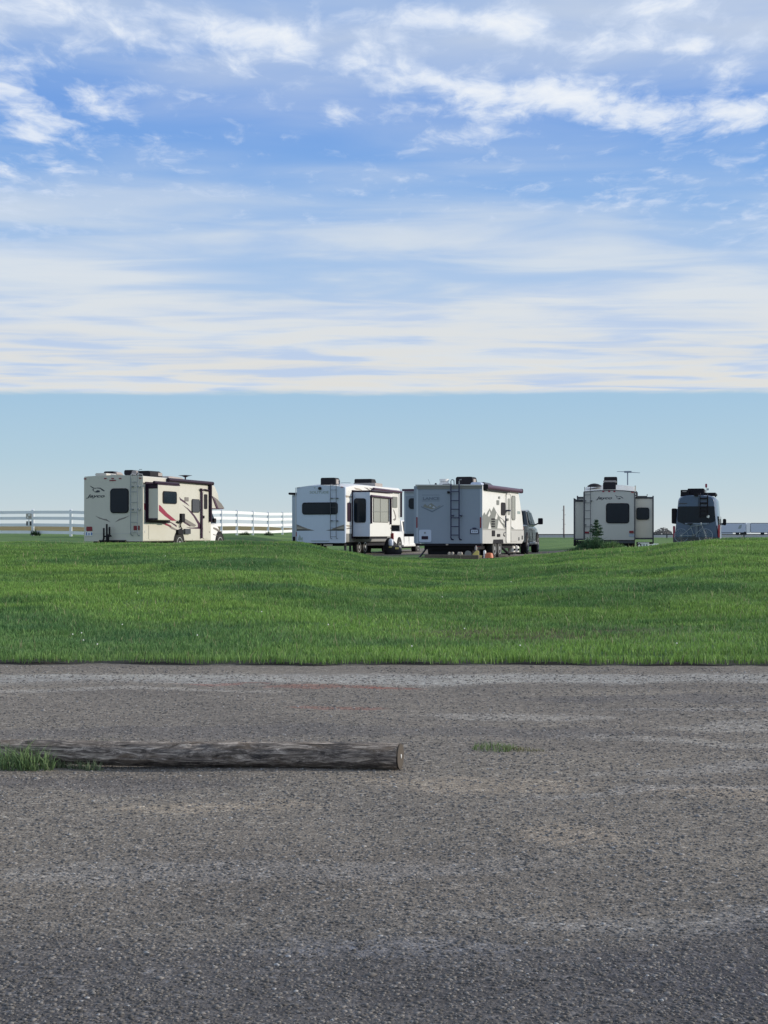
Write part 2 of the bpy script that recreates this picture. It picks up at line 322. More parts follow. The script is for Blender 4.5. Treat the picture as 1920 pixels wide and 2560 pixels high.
bp = q.n.new('ShaderNodeBump'); bp.inputs['Strength'].default_value = 1; bp.inputs['Distance'].default_value = .018; q.put(bp.inputs['Height'], hh)
q.put(b.inputs['Normal'], bp.outputs[0]); M['gravel'] = m
gxs = np.concatenate([[-400, -100, -40, -20], np.arange(-12, 12.01, .12), [20, 40, 100, 400]])
X0 = gxs; rows = [-400, -60, -10, 0, 3] + list(np.arange(4, 17, .12))
vs = []; fs = []
for j, y in enumerate(rows+['e']):
    for x in X0:
        yy = float(edge_y(np.float64(x)))+.12 if y == 'e' else y
        vs.append((x, yy, (.012*math.sin(x*1.1+y*.7)+.008*math.sin(x*3.1+y*2.3)+.02 if y != 'e' and 3 < y < 16.5 and abs(x) < 13 else .02)))
n = len(X0)
for j in range(len(rows)):
    for i in range(n-1): a = j*n+i; fs.append((a, a+1, a+n+1, a+n))
me = bpy.data.meshes.new('gravel_lot'); me.from_pydata(vs, [], fs); me.update(); me.materials.append(M['gravel'])
for p in me.polygons: p.use_smooth = True
o = bpy.data.objects.new('gravel_lot', me); COL.objects.link(o); tag(o, kind='structure')
def lot_z(x, y): return .012*np.sin(x*1.1+y*.7)+.008*np.sin(x*3.1+y*2.3)+.02
# gravel pads under the campers, following the ground
def pad(name, x0, y0, th, w, L):
    s, c = math.sin(R(th)), math.cos(R(th)); vs = []; fs = []; nu, nv = 9, int(L)
    for j in range(nv+1):
        for i in range(nu):
            a = (i/(nu-1)-.5)*w*(1+.06*math.sin(j*1.9)); t = j/nv*L
            x = x0+c*a+s*t; y = y0-s*a+c*t; vs.append((x, y, float(gz(x, y))+.02))
    for j in range(nv):
        for i in range(nu-1): a = j*nu+i; fs.append((a, a+1, a+nu+1, a+nu))
    me = bpy.data.meshes.new(name); me.from_pydata(vs, [], fs); me.materials.append(M['gravel'])
    o = bpy.data.objects.new(name, me); COL.objects.link(o); tag(o, kind='structure')
pad('campsite_path', 2.6, 50.6, 14, 6.2, 22); pad('campsite_path', -2.0, 72, 18, 5, 22)
# ------------------------------------------------------------------ scattered stones, grass
def attr_mesh(name, verts, tris, cols, mat, kind='stuff', label=None, cat=None):
    me = bpy.data.meshes.new(name); nv, nf = len(verts), len(tris)
    me.vertices.add(nv); me.vertices.foreach_set('co', verts.astype(np.float32).ravel())
    me.loops.add(nf*3); me.loops.foreach_set('vertex_index', tris.astype(np.int32).ravel())
    me.polygons.add(nf); me.polygons.foreach_set('loop_start', np.arange(0, nf*3, 3, dtype=np.int32)); me.update(calc_edges=True)
    ca = me.color_attributes.new('tone', 'FLOAT_COLOR', 'POINT')
    ca.data.foreach_set('color', np.concatenate([cols, np.ones((nv, 1))], 1).astype(np.float32).ravel())
    o = bpy.data.objects.new(name, me); COL.objects.link(o); me.materials.append(mat); tag(o, kind=kind, label=label, cat=cat); return o
def attr_mat(name, rough, trans=0.0):
    m, q, b = newmat(name); a = q.n.new('ShaderNodeVertexColor'); a.layer_name = 'tone'; q.put(b.inputs['Base Color'], a.outputs[0])
    b.inputs['Roughness'].default_value = rough; b.inputs['Specular IOR Level'].default_value = .25
    if trans:
        t = q.n.new('ShaderNodeBsdfTranslucent'); q.put(t.inputs[0], a.outputs[0]); mx = q.n.new('ShaderNodeMixShader'); mx.inputs[0].default_value = trans
        q.l.new(b.outputs[0], mx.inputs[1]); q.l.new(t.outputs[0], mx.inputs[2]); q.l.new(mx.outputs[0], q.n['Material Output'].inputs[0])
    return m
M['stone'] = attr_mat('stone', .85); M['blade'] = attr_mat('grass_blade', .55, .3)
N = 60000
yy = 4.3*np.exp(rng.random(N)*math.log(17.6/4.3)); xx = (rng.random(N)-.5)*.66*yy
r = (.003+.0055*rng.random(N)**2.4)*(1+.05*yy); big_ = rng.random(N) < .004; r[big_] *= 1.7
oc = np.array([(1, 0, 0), (0, 1, 0), (-1, 0, 0), (0, -1, 0), (0, 0, 1), (.7, .7, .5), (-.6, .7, .5), (-.7, -.6, .5), (.6, -.7, .5)])
tr = np.array([(0, 1, 5), (1, 2, 6), (2, 3, 7), (3, 0, 8), (5, 1, 6), (6, 2, 7), (7, 3, 8), (8, 0, 5), (4, 5, 6), (4, 6, 7), (4, 7, 8), (4, 8, 5)])
V = oc[None]*(1+.35*(rng.random((N, 9, 3))-.5)); V[:, :, 2] *= .6; V *= r[:, None, None]
V[:, :, 0] *= (1+.5*rng.random(N))[:, None]
an = rng.random(N)*6.28; c, s = np.cos(an)[:, None], np.sin(an)[:, None]
V = np.stack([V[:, :, 0]*c-V[:, :, 1]*s+xx[:, None], V[:, :, 0]*s+V[:, :, 1]*c+yy[:, None], V[:, :, 2]+lot_z(xx, yy)[:, None]], -1)
tone = (.13+.22*rng.random(N)**1.6)[:, None]*np.array([1.0, .95, .87]); tone[big_] *= 1.2; tone *= .80; tone *= np.clip(.78+(yy-4.8)*.1, .78, 1)[:, None]*np.array([1, 1, 1.04]); wsel = rng.random(N) < .015; tone[wsel] = [.34, .34, .34]
attr_mesh('gravel', V.reshape(-1, 3), (tr[None]+9*np.arange(N)[:, None, None]).reshape(-1, 3), np.repeat(tone, 9, 0), M['stone'],
          label='loose grey stones lying on the packed gravel lot', cat='gravel')
def vnoise(x, y, s, seed):
    r_ = np.random.default_rng(seed); T = r_.random((64, 64)); x = x*s; y = y*s
    xi = np.floor(x).astype(int); yi = np.floor(y).astype(int); fx = x-xi; fy = y-yi; fx = fx*fx*(3-2*fx); fy = fy*fy*(3-2*fy)
    a = T[xi % 64, yi % 64]; b_ = T[(xi+1) % 64, yi % 64]; c_ = T[xi % 64, (yi+1) % 64]; d_ = T[(xi+1) % 64, (yi+1) % 64]
    return (a*(1-fx)+b_*fx)*(1-fy)+(c_*(1-fx)+d_*fx)*fy
def blades(x, y, z0, h, w, colr, lean=.35, root=.55):
    n = len(x); a = rng.random(n)*6.28; la = rng.random(n)*6.28; l = h*lean*rng.random(n)
    wx, wy = np.cos(a)*w/2, np.sin(a)*w/2
    v0 = np.stack([x-wx, y-wy, z0-.01], -1); v1 = np.stack([x+wx, y+wy, z0-.01], -1)
    mx_, my_ = x+np.cos(la)*l*.35, y+np.sin(la)*l*.35
    v2 = np.stack([mx_+wx*.7, my_+wy*.7, z0+h*.6], -1); v3 = np.stack([mx_-wx*.7, my_-wy*.7, z0+h*.6], -1)
    v4 = np.stack([x+np.cos(la)*l, y+np.sin(la)*l, z0+h], -1)
    V = np.stack([v0, v1, v2, v3, v4], 1).reshape(-1, 3)
    T = (np.array([(0, 1, 2), (0, 2, 3), (3, 2, 4)])[None]+5*np.arange(n)[:, None, None]).reshape(-1, 3)
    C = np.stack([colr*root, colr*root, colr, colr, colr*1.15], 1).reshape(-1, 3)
    return V, T, C
N = 760000
yy = np.sqrt(17.7**2+rng.random(N)*(56**2-17.7**2)); xx = (rng.random(N)-.5)*.66*yy
ed = edge_y(xx)-.03-.10*rng.random(N)**3; k = yy > ed; xx, yy, ed = xx[k], yy[k], ed[k]
p1 = .5*vnoise(xx+50, yy*2.0, .28, 1)+.3*vnoise(xx+50, yy*2.2, .9, 2)+.2*vnoise(xx+80, yy*1.5, 2.8, 3)
dirt = np.exp(-(((xx-1.5)/1.3)**2+((yy-21.2-.25*np.sin(xx*2))/1.1)**2))+.8*np.exp(-(((xx-3.6)/1.2)**2+((yy-20.9)/.8)**2))
dirt *= .05+.95*vnoise(xx+30, yy*2, 1.6, 12)
k = rng.random(len(xx)) > dirt*.9; xx, yy, p1, ed, dirt = xx[k], yy[k], p1[k], ed[k], dirt[k]; n = len(xx)
t = np.clip((p1-.36)/.26, 0, 1)[:, None]
cg = np.array([.088, .200, .062])*(1-t)+np.array([.215, .375, .088])*t
cool = np.clip(vnoise(xx+20, yy*2, .35, 9)*1.6-.6, 0, 1)[:, None]*.6; cg = cg*(1-cool)+np.array([.105, .22, .105])*cool
warm = np.clip(vnoise(xx*.6+12, yy*1.3, .5, 21)*2-.85, 0, 1)[:, None]*.45; cg = cg*(1-warm)+np.array([.235, .38, .08])*warm
cg *= .9*(.6+.8*rng.random(n))[:, None]
dry = rng.random(n) < .02+.4*dirt; cg[dry] = cg[dry]*.4+np.array([.22, .18, .11])*.6*(.7+.6*rng.random(dry.sum()))[:, None]
hgt = (.018+.038*rng.random(n)+.04*vnoise(xx+9, yy, 1.7, 4))*(1+.006*(yy-18)); tall = rng.random(n) < .004; hgt[tall] *= 2.0; cg[tall] = np.array([.30, .29, .16]); hgt *= 1-.55*np.clip(dirt, 0, 1)
lip = yy-ed < .35; hgt[lip] *= 1.5
pxx = CX+F*xx/yy; hgt *= np.where(yy > 50, .6, 1); hgt *= np.where((yy > 43) & (np.abs(pxx-1120) < 190), .55, 1)
keep = np.ones(len(xx), bool)
for (ax, ay, th_, w_) in ((2.6, 50.6, 14, 6.2), (-2.0, 72, 18, 5)):
    s_, c_0 = math.sin(R(th_)), math.cos(R(th_)); lx = (xx-ax)*c_0-(yy-ay)*s_; ly = (xx-ax)*s_+(yy-ay)*c_0
    keep &= ~((np.abs(lx) < w_/2) & (ly > 0) & (ly < 22) & (rng.random(n) < .95))
xx, yy, cg, hgt, tall, ed = xx[keep], yy[keep], cg[keep], hgt[keep], tall[keep], ed[keep]; n = len(xx)
wd = (.004+.00034*yy)*(.7+.6*rng.random(n))
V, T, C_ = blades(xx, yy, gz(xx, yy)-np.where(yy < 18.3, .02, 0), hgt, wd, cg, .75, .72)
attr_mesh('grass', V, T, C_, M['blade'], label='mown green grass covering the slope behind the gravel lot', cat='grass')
# turf lip: dark soil step where the lawn ends
mb = MB(); ex = np.arange(-12, 12.01, .1)
top = [(x, float(edge_y(x)), .035+.02*math.sin(x*4)) for x in ex]; fr = [(x, float(edge_y(x))-.05, .0) for x in ex]; bk = [(x, float(edge_y(x))+.9, .04) for x in ex]
nn_ = len(ex); mb.v = fr+top+bk; mb.f = [(i, i+1, nn_+i+1, nn_+i) for i in range(nn_-1)]+[(nn_+i, nn_+i+1, 2*nn_+i+1, 2*nn_+i) for i in range(nn_-1)]
defm('soil', (.035, .03, .024), .95, var=.4, vs=8); tag(mb.build('kerb_soil_strip', 'soil'), kind='structure')
# clover flowers
def dots(name, pts, r, mat, label, cat):
    mb = MB()
    for (x, y, z) in pts: mb.add([(x+r, y, z), (x, y+r, z), (x-r, y, z), (x, y-r, z), (x, y, z+r), (x, y, z-r)], [(0, 1, 4), (1, 2, 4), (2, 3, 4), (3, 0, 4), (1, 0, 5), (2, 1, 5), (3, 2, 5), (0, 3, 5)])
    return tag(mb.build(name, mat), label, cat, kind='stuff')
pts = []
for i in range(16):
    y = 18.1+abs(random.gauss(0, 1))*1.6 if i < 11 else random.uniform(20, 40); x = random.uniform(-.24, .27)*y; pts.append((x, y, float(gz(x, y))+.12))
dots('clover_flowers', pts, .011, 'cone_white', 'tiny white clover flowers dotted through the grass edge', 'flowers')
# ------------------------------------------------------------------ parking log and weeds
m, q, b = newmat('weathered_wood'); tcn = q.n.new('ShaderNodeTexCoord'); ob = tcn.outputs['Object']
gr = q.noise(q.scale(ob, (4.5, 24, 24)), 1, 10, .82, 1.2); gr2 = q.noise(q.scale(ob, (3.2, 13, 13)), 1, 7, .7, .8)
wc = q.ramp(gr, [(.38, (.022, .020, .019)), (.46, (.085, .078, .073)), (.53, (.20, .188, .178)), (.60, (.42, .40, .375))])
wc = q.mix(q.m('MULTIPLY', q.mr(gr2, .5, .68), .7), wc, (.10, .08, .06)); wc = q.mix(q.m('MULTIPLY', q.mr(gr2, .46, .33), .8), wc, (.03, .03, .035))
ck = q.noise(q.scale(ob, (2.2, 70, 70)), 1, 4, .6, .4); wc = q.mix(1, wc, (1.65, 1.5, 1.35), 'MULTIPLY'); wc = q.mix(q.mr(ck, .40, .34), wc, (.012, .011, .012))
q.put(b.inputs['Base Color'], wc); b.inputs['Roughness'].default_value = .85
bp = q.n.new('ShaderNodeBump'); bp.inputs['Strength'].default_value = 1; bp.inputs['Distance'].default_value = .02; q.put(bp.inputs['Height'], gr); q.put(b.inputs['Normal'], bp.outputs[0]); M['log_wood'] = m
A = Vector((.105, 9.93, .108)); B = Vector((-3.15, 10.27, .098)); Lg = (B-A).length; ang = math.atan2((B-A).y, (B-A).x)
lg = empty('parking_log', A, ang, label='weathered grey round timber log lying on the gravel as a parking stop', cat='log')
mb = MB(); loops = []
hsh = np.random.default_rng(5).random((90, 40)); hsh = (hsh+np.roll(hsh, 1, 0)+np.roll(hsh, 2, 0)+np.roll(hsh, 3, 0))/4
for i in range(90):
    t = i/89; x = t*Lg; rr = .091-.015*t; q_ = []
    if t < .02: rr *= .985
    for k in range(40):
        a = 2*PI*k/40
        w = rr*(1+.02*math.sin(3*a+x*1.7)+.018*math.sin(7*a-x*.9)+.02*math.sin(13*a+.6*math.sin(x*2)))
        w *= 1+.05*(hsh[i, k]-.5)-(.05 if math.sin(x*4.1+a*2+math.sin(x*9)) > .86 else 0)      # splits and shed flakes
        if 1.10 < x < 1.42 and .0 < math.sin(a+.6*math.sin(x*17)) < .75: w *= .94        # a broken scar on the upper side
        yy_ = w*math.cos(a); q_.append((x+(.16*yy_ if i == 0 else 0)+(.004*random.random() if i == 0 else 0), yy_+.012*math.sin(x*1.3), w*math.sin(a)-.01*t+.004*math.sin(x*2.7)))
    loops.append(q_)
mb.loops(loops); mb.build('log_trunk', 'log_wood', lg, smooth=True)
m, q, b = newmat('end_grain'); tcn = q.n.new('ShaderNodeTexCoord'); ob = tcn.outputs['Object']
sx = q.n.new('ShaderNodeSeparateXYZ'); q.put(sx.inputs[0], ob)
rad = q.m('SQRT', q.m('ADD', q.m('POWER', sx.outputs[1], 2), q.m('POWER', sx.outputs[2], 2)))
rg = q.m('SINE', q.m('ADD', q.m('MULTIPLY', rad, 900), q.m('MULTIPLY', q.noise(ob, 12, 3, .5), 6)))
ec = q.mix(q.m('MULTIPLY', q.m('ADD', rg, 1), .3), (.085, .07, .055), (.045, .038, .032)); ec = q.mix(q.mr(rad, .065, .095), ec, (.05, .042, .036))  # end grain darkened in colour to stand in for foreground shade
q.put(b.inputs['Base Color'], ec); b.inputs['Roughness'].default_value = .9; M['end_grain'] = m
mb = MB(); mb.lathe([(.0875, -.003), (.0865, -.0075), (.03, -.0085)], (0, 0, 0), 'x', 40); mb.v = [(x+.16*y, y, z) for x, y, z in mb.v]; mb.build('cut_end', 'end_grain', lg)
mb = MB(); mb.lathe([(.016, -.009), (.014, -.013)], (0, 0, .0), 'x', 12); mb.build('tag_disc', 'cone_white', lg)
def tuft(name, cx, cy, rx, ry, n, h0, h1, label, colr, group=None, cat='weeds', w=.006, lean=.8):
    a = rng.random(n)*6.28; rr_ = np.sqrt(rng.random(n)); x = cx+rx*rr_*np.cos(a); y = cy+ry*rr_*np.sin(a)
    h = (h0+(h1-h0)*rng.random(n))*(1.1-.5*rr_); cc = np.array(colr)*(.6+.8*rng.random(n))[:, None]
    V, T, C_ = blades(x, y, lot_z(x, y), h, w*(.6+.8*rng.random(n)), cc, lean, .6)
    o = attr_mesh(name, V, T, C_, M['blade'], kind='thing', label=label, cat=cat)
    if group: o['group'] = group
    return o
tuft('weed_clump', -2.47, 10.0, .25, .11, 330, .02, .23, 'tall green weed clump growing in front of the log at the frame edge', (.17, .26, .11), w=.008, lean=1.0)
tuft('weed_clump', .80, 10.75, .17, .17, 210, .015, .075, 'low green weed patch alone on the gravel beyond the log end', (.17, .24, .10), w=.006, lean=1.3)
tuft('weed_clump', 1.0, 10.72, .16, .10, 160, .01, .04, 'sparse brownish weeds trailing from the low weed patch', (.20, .20, .10), w=.005, lean=1.4)
for i, (px, yb, nn2, hh, lab) in enumerate([(145, 1905, 90, .11, 'thin weed sprig against the log just beside the tall clump'), (196, 1908, 50, .09, 'second thin weed sprig along the front of the log'),
        (232, 1911, 60, .10, 'third weed sprig in front of the log, with feathery stems')]):
    D = EYE*F/(yb-CY)-.27; tuft('weed_sprig', (px-CX)/F*D, D, .07, .03, nn2, .03, hh, lab, (.24, .30, .17), 'weeds along the log')
for i, (px, yb, nn2, hh, lab) in enumerate([(255, 1862, 60, .11, 'small weed standing behind the middle of the log'), (305, 1858, 30, .08, 'tiny weed behind the log, the farther one from the clump'), (150, 1860, 40, .09, 'tiny weed poking up behind the log near the tall clump')]):
    D = 10.36; tuft('weed_sprig', (px-CX)/F*D, D, .05, .03, nn2, .12, .12+hh, lab, (.18, .25, .10), 'weeds behind the log')
# ------------------------------------------------------------------ vehicle helper
class Veh:
    def __init__(s, name, label, cat, cpx, D, th, W, zg, group=None):
        t = R(th); s.h = (math.sin(t), math.cos(t)); s.r = (math.cos(t), -math.sin(t)); s.W = W; s.hw = W/2; s.zg = zg
        cx = (cpx-CX)/F*D; s.O = (cx-s.r[0]*W/2, D-s.r[1]*W/2); s.root = empty(name, (s.O[0], s.O[1], zg), -t, label=label, cat=cat, group=group)
        ox, oy = -s.O[0], -s.O[1]; s.c = (ox*s.r[0]+oy*s.r[1], ox*s.h[0]+oy*s.h[1], EYE-zg)
    def d(s, px, py):
        x, z = (px-CX)/F, -(py-CY)/F
        return (x*s.r[0]+s.r[1], x*s.h[0]+s.h[1], z)
    def R_(s, px, py, y=0):      # point of the rear-facing plane y -> (x, z)
        d = s.d(px, py); t = (y-s.c[1])/d[1]; return (s.c[0]+t*d[0], s.c[2]+t*d[2])
    def S_(s, px, py, x=None):   # point of the side plane x -> (y, z)
        x = s.hw if x is None else x; d = s.d(px, py); t = (x-s.c[0])/d[0]; return (s.c[1]+t*d[1], s.c[2]+t*d[2])
    def rect(s, name, mat, face, x0, y0, x1, y1, off=0, out=.02, rad=.04, parent=None, into=.01):
        mb = MB(); xm, ym = (x0+x1)/2, (y0+y1)/2
        if face == 'R':
            a0 = s.R_(x0, ym, off)[0]; a1 = s.R_(x1, ym, off)[0]; b0 = s.R_(xm, y1, off)[1]; b1 = s.R_(xm, y0, off)[1]
            mb.prism(rrect(a0, b0, a1, b1, rad), 'y', off+into, off-out)
        else:
            a0 = s.S_(x0, ym, off)[0]; a1 = s.S_(x1, ym, off)[0]; b0 = s.S_(xm, y1, off)[1]; b1 = s.S_(xm, y0, off)[1]
            mb.prism(rrect(a0, b0, a1, b1, rad), 'x', off-into, off+out)
        return mb.build(name, mat, parent or s.root)
    def window(s, face, x0, y0, x1, y1, off=0, rad=.09, fr=1.6, glass='glass', name='window', out=.03):
        f = s.rect(name, 'plastic_black', face, x0, y0, x1, y1, off, out, rad)
        s.rect('pane', glass, face, x0+fr, y0+fr, x1-fr, y1-fr, off, out+.004, rad*.7, f, into=0); return f
    def polys(s, name, mat, face, PL, off=0, out=.003, parent=None):
        mb = MB()
        for P_ in PL:
            if face == 'R': mb.prism([s.R_(a, b, off) for a, b in P_], 'y', off+.004, off-out)
            else: mb.prism([s.S_(a, b, off) for a, b in P_], 'x', off-.004, off+out)
        return mb.build(name, mat, parent or s.root)
    def tubes(s, name, mat, face, PL, r, off=0, gap=.08, n=6, parent=None):
        mb = MB()
        for P_ in PL:
            if face == 'R': mb.path([(s.R_(a, b, off-gap)[0], off-gap, s.R_(a, b, off-gap)[1]) for a, b in P_], r, n)
            else: mb.path([(off+gap, s.S_(a, b, off+gap)[0], s.S_(a, b, off+gap)[1]) for a, b in P_], r, n)
        return mb.build(name, mat, parent or s.root, smooth=True)
    def roofbox(s, name, mat, x0, y0, x1, y1, ya, yb, taper=.1, parent=None, rad=.06, dz=0.0):
        a0, b0 = s.R_(x0, y1, ya); a1, b1 = s.R_(x1, y0, ya); b0 -= dz; mb = MB()
        L = [[(p[0], ya, p[1]) for p in rrect(a0, b0, a1, b1, rad)], [(p[0], yb-taper*2, p[1]) for p in rrect(a0, b0, a1, b1, rad)],
             [(p[0], yb, p[1]) for p in rrect(a0+taper*.3, b0, a1-taper*.3, b1-taper, rad)]]
        mb.loops(L); return mb.build(name, mat, parent or s.root, smooth=True)
    def text(s, name, mat, face, body, x0, yt, x1, yb, off=0, shear=0, bold=0, parent=None):
        c = bpy.data.curves.new(name, 'FONT'); c.body = body; c.extrude = .003; c.shear = shear; c.offset = bold; c.size = 1
        o = bpy.data.objects.new(name, c); COL.objects.link(o); o.parent = parent or s.root; c.materials.append(M[mat])
        bpy.context.view_layer.update(); w, h = o.dimensions[0], o.dimensions[1]
        if face == 'R':
            a, z0 = s.R_(x0, yb, off); b_, z1 = s.R_(x1, yt, off); o.location = (a, off-.006, z0); o.rotation_euler = (PI/2, 0, 0)
        else:
            a, z0 = s.S_(x0, yb, off); b_, z1 = s.S_(x1, yt, off); o.location = (off+.006, a, z0); o.rotation_euler = (PI/2, 0, PI/2)
        o.scale = ((b_-a)/w, (z1-z0)/h, 1); bpy.context.view_layer.update()
        me = bpy.data.meshes.new_from_object(o.evaluated_get(bpy.context.evaluated_depsgraph_get())); o2 = bpy.data.objects.new('tmp', me); COL.objects.link(o2)
        o2.parent = o.parent; o2.location = o.location; o2.rotation_euler = o.rotation_euler; o2.scale = o.scale
        if not me.materials: me.materials.append(M[mat])
        bpy.data.objects.remove(o); o2.name = name; return o2
    def wheel(s, x, y, r=.38, w=.22, rim='rim_metal', side=1, z=None):
        z = r if z is None else z; mb = MB(); mb.lathe([(r*.6, -w/2), (r*.93, -w/2), (r, -w*.36), (r, w*.36), (r*.93, w/2), (r*.6, w/2)], (x, y, z), 'x', 28)
        t = mb.build('wheel', 'rubber', s.root, smooth=True); xo = x+side*w/2
        mb = MB(); mb.lathe([(r*.60, -side*.03), (r*.62, side*.006), (r*.56, side*.008), (r*.5, -side*.03), (r*.22, -side*.04), (r*.2, side*.01), (r*.05, side*.012)], (xo, y, z), 'x', 24)
        mb.build('rim', rim, t, smooth=True); return t
    def ladder(s, x0, x1, yt, yb, rungs, mat, r=.016, off=0, gap=.1, feet=(), hook=True):
        a0 = s.R_(x0, yt, off-gap); a1 = s.R_(x1, yt, off-gap); zb = s.R_(x0, yb, off-gap)[1]; mb = MB()
        for xx_ in (a0[0], a1[0]):
            pts = [(xx_+.05, off, zb-.02), (xx_, off-gap*.6, zb), (xx_, off-gap, zb+.06), (xx_, off-gap, a0[1]-.06)]
            if hook: pts += [(xx_, off-gap, a0[1]), (xx_, off-gap*.4, a0[1]+.05), (xx_, off+.3, a0[1]+.05), (xx_, off+.36, a0[1]-.06)]
            mb.path(pts, r)
        for yr in rungs:
            z = s.R_(x0, yr, off-gap)[1]; mb.path([(a0[0], off-gap, z), (a1[0], off-gap, z)], r*.75)
        for yr in feet:
            z = s.R_(x0, yr, off-gap)[1]
            for xx_ in (a0[0], a1[0]): mb.box(xx_, xx_+.08, off-gap-.02, off, z-.02, z+.02)
        return mb.build('ladder', mat, s.root, smooth=True)
    def body(s, name, mat, secs, bevel=0, parent=None):
        mb = MB(); mb.loops([sec(*a) for a in secs]); return mb.build(name, mat, parent or s.root, smooth=True)
def bird(x0, y0, x1, y1):     # the flying bird emblem as outlined shapes in pixel space
    f = lambda a, b: (x0+(x1-x0)*a, y0+(y1-y0)*b)
    return [[f(*p) for p in ((0, 0), (.12, .1), (.3, .33), (.55, .3), (.42, .42), (.25, .42), (.1, .22))],
            [f(*p) for p in ((.5, .28), (.72, .3), (.85, .5), (1, .72), (.96, .82), (.82, .7), (.7, .45), (.5, .4))],
            [f(*p) for p in ((.18, .5), (.3, .46), (.25, .68), (.4, .92), (.24, .8))],
            [f(*p) for p in ((.32, .95), (.5, .66), (.66, .7), (.68, .92), (.5, 1))]]
# ================================================================== 1 cream motorhome with red swooshes
v = Veh('motorhome', 'cream class C motorhome with red and grey swooshes parked before the white fence', 'motorhome', 357.3, 57, 18, 2.55, .84)
z0 = v.R_(357, 1353.5)[1]; z1 = v.R_(357, 1189.5)[1]; h = v.hw; Lb = v.S_(527, 1300)[0]
v.body('body', 'cream_paint', [(0, h, h, z0, z1, .05, .04), (.03, h, h, z0, z1, .05, .04), (Lb, h, h, z0, z1, .05, .04)])
zb = v.S_(545, 1273)[1]; zt = lambda py, px: v.S_(px, py)[1]; Y = lambda px: v.S_(px, 1260)[0]
v.body('cab_over_bunk', 'cream_paint', [(Lb, h-.004, h-.004, zb, z1-.01, .1, .03), (Y(540), h-.02, h-.02, zb, z1-.1, .25, .02), (Y(550), h-.06, h-.08, zb, z1-.32, .3, .02),
        (Y(558), h-.14, h-.2, zb, z1-.6, .3, .02), (Y(563), h-.26, h-.4, zb+.02, z1-.9, .25, .01), (Y(567), h-.5, h-.65, zb+.08, z1-1.15, .15, .0)])
v.polys('graphic', 'stripe_grey', 'S', [[(529, 1239.6), (541, 1247.5), (552, 1259), (560, 1271.5), (545, 1271.5), (539.6, 1260.8)]], h-.02, .03)
v.polys('graphic', 'stripe_plum', 'S', [[(529, 1241), (536, 1250), (541, 1262), (545, 1271.5), (541, 1271.5), (536, 1260)], [(528, 1270.5), (557, 1271), (557, 1273), (528, 1273)]], h-.02, .034)
# cab
hc = 1.0; yc = lambda px: v.S_(px, 1320, hc)[0]; zc_ = lambda py: v.S_(545, py, hc)[1]; y0c = Lb
v.body('cab', 'white_paint', [(y0c, hc, hc, .42, zc_(1308), .1, .02), (yc(540), hc, hc, .42, zc_(1311), .1, .02), (yc(548), hc, hc-.03, .42, zc_(1315), .12, .04),
        (yc(554), hc-.02, hc-.1, .42, zc_(1320), .15, .04), (yc(558), hc-.08, hc-.25, .42, zc_(1327), .15, .03), (yc(559.6), hc-.16, hc-.35, .46, zc_(1334), .12, .02)])
mb = MB(); zt_, zm = zb-.002, zc_(1309)
mb.loops([[(-hc, y0c, zm), (hc, y0c, zm), (hc-.12, y0c, zt_), (-hc+.12, y0c, zt_)], [(-hc, yc(541), zm), (hc, yc(541), zm), (hc-.12, yc(533), zt_), (-hc+.12, yc(533), zt_)]]); mb.build('windshield', 'glass', v.root)
v.polys('graphic', 'stripe_grey', 'S', [[(533, 1318), (540, 1320), (549, 1325.5), (556, 1331), (545, 1328), (533, 1322)], [(533, 1335), (543, 1338), (543, 1339.5), (533, 1337)]], hc, .008)
v.rect('side_mirror', 'plastic_black', 'S', 531, 1296, 535.5, 1306, hc+.12, .1, .04)
# rear face
v.text('lettering', 'text_dark', 'R', 'Jayco', 218.7, 1233, 265, 1243.5, shear=.35, bold=.02)
v.polys('emblem', 'text_dark', 'R', bird(224, 1214, 262, 1231.5))
v.window('R', 276.2, 1220.9, 322, 1282.7, rad=.13, fr=2)
v.polys('graphic', 'stripe_grey', 'R', [[(238, 1289.2), (250, 1294), (259, 1297), (266, 1297.5), (277, 1305.8), (265, 1301.6), (248, 1296.5)], [(325, 1288.6), (308.5, 1294.2), (297.7, 1297.3), (287, 1306), (300, 1300.5), (312, 1296.2)]])
for (a, b_, c_, d_) in ((210, 1195.8, 216, 1198.4), (260.7, 1194.8, 266.7, 1197.4), (279, 1194.8, 285, 1197.4), (297.7, 1194.8, 303.7, 1197.4), (347.7, 1194, 353.7, 1196.6), (274, 1199.8, 290, 1202.2)):
    v.rect('marker_light', 'red_lens', 'R', a, b_, c_, d_, rad=.01)
v.rect('tail_light', 'red_lens', 'R', 216.3, 1316.5, 230.7, 1327.6, rad=.03); v.rect('tail_light', 'red_lens', 'R', 334.4, 1314.3, 342.3, 1325.4, rad=.02); v.rect('tail_light', 'red_lens', 'R', 345.3, 1314.3, 349.5, 1325.4, rad=.02)
pl = v.rect('license_plate', 'cone_white', 'R', 214, 1329.6, 231.5, 1339.6, rad=.01); v.polys('plate_print', 'plate_blue', 'R', [[(215, 1330.5), (218, 1330.5), (218, 1338.5), (215, 1338.5)], [(221, 1332), (224, 1332), (224, 1338), (221, 1338)], [(227, 1331), (230.5, 1331), (230.5, 1338), (227, 1338)]], -.02, .003, pl)
v.polys('trim_line', 'lower_grey', 'R', [[(208.5, 1333.2), (357, 1333.2), (357, 1334.2), (208.5, 1334.2)]], out=.008)
v.ladder(326.8, 343.8, 1188, 1338, (1205.2, 1229.7, 1255.8, 1280.6, 1305.9, 1330), 'ladder_grey', feet=(1216, 1273))
v.tubes('hitch_rack', 'plastic_black', 'R', [[(259.5, 1320), (259.5, 1346), (257, 1353)], [(267, 1310), (267, 1353)], [(273.6, 1317), (273.8, 1337), (278, 1341)], [(259.5, 1341), (274, 1341)], [(270, 1336), (271, 1352)]], .035, gap=.22)
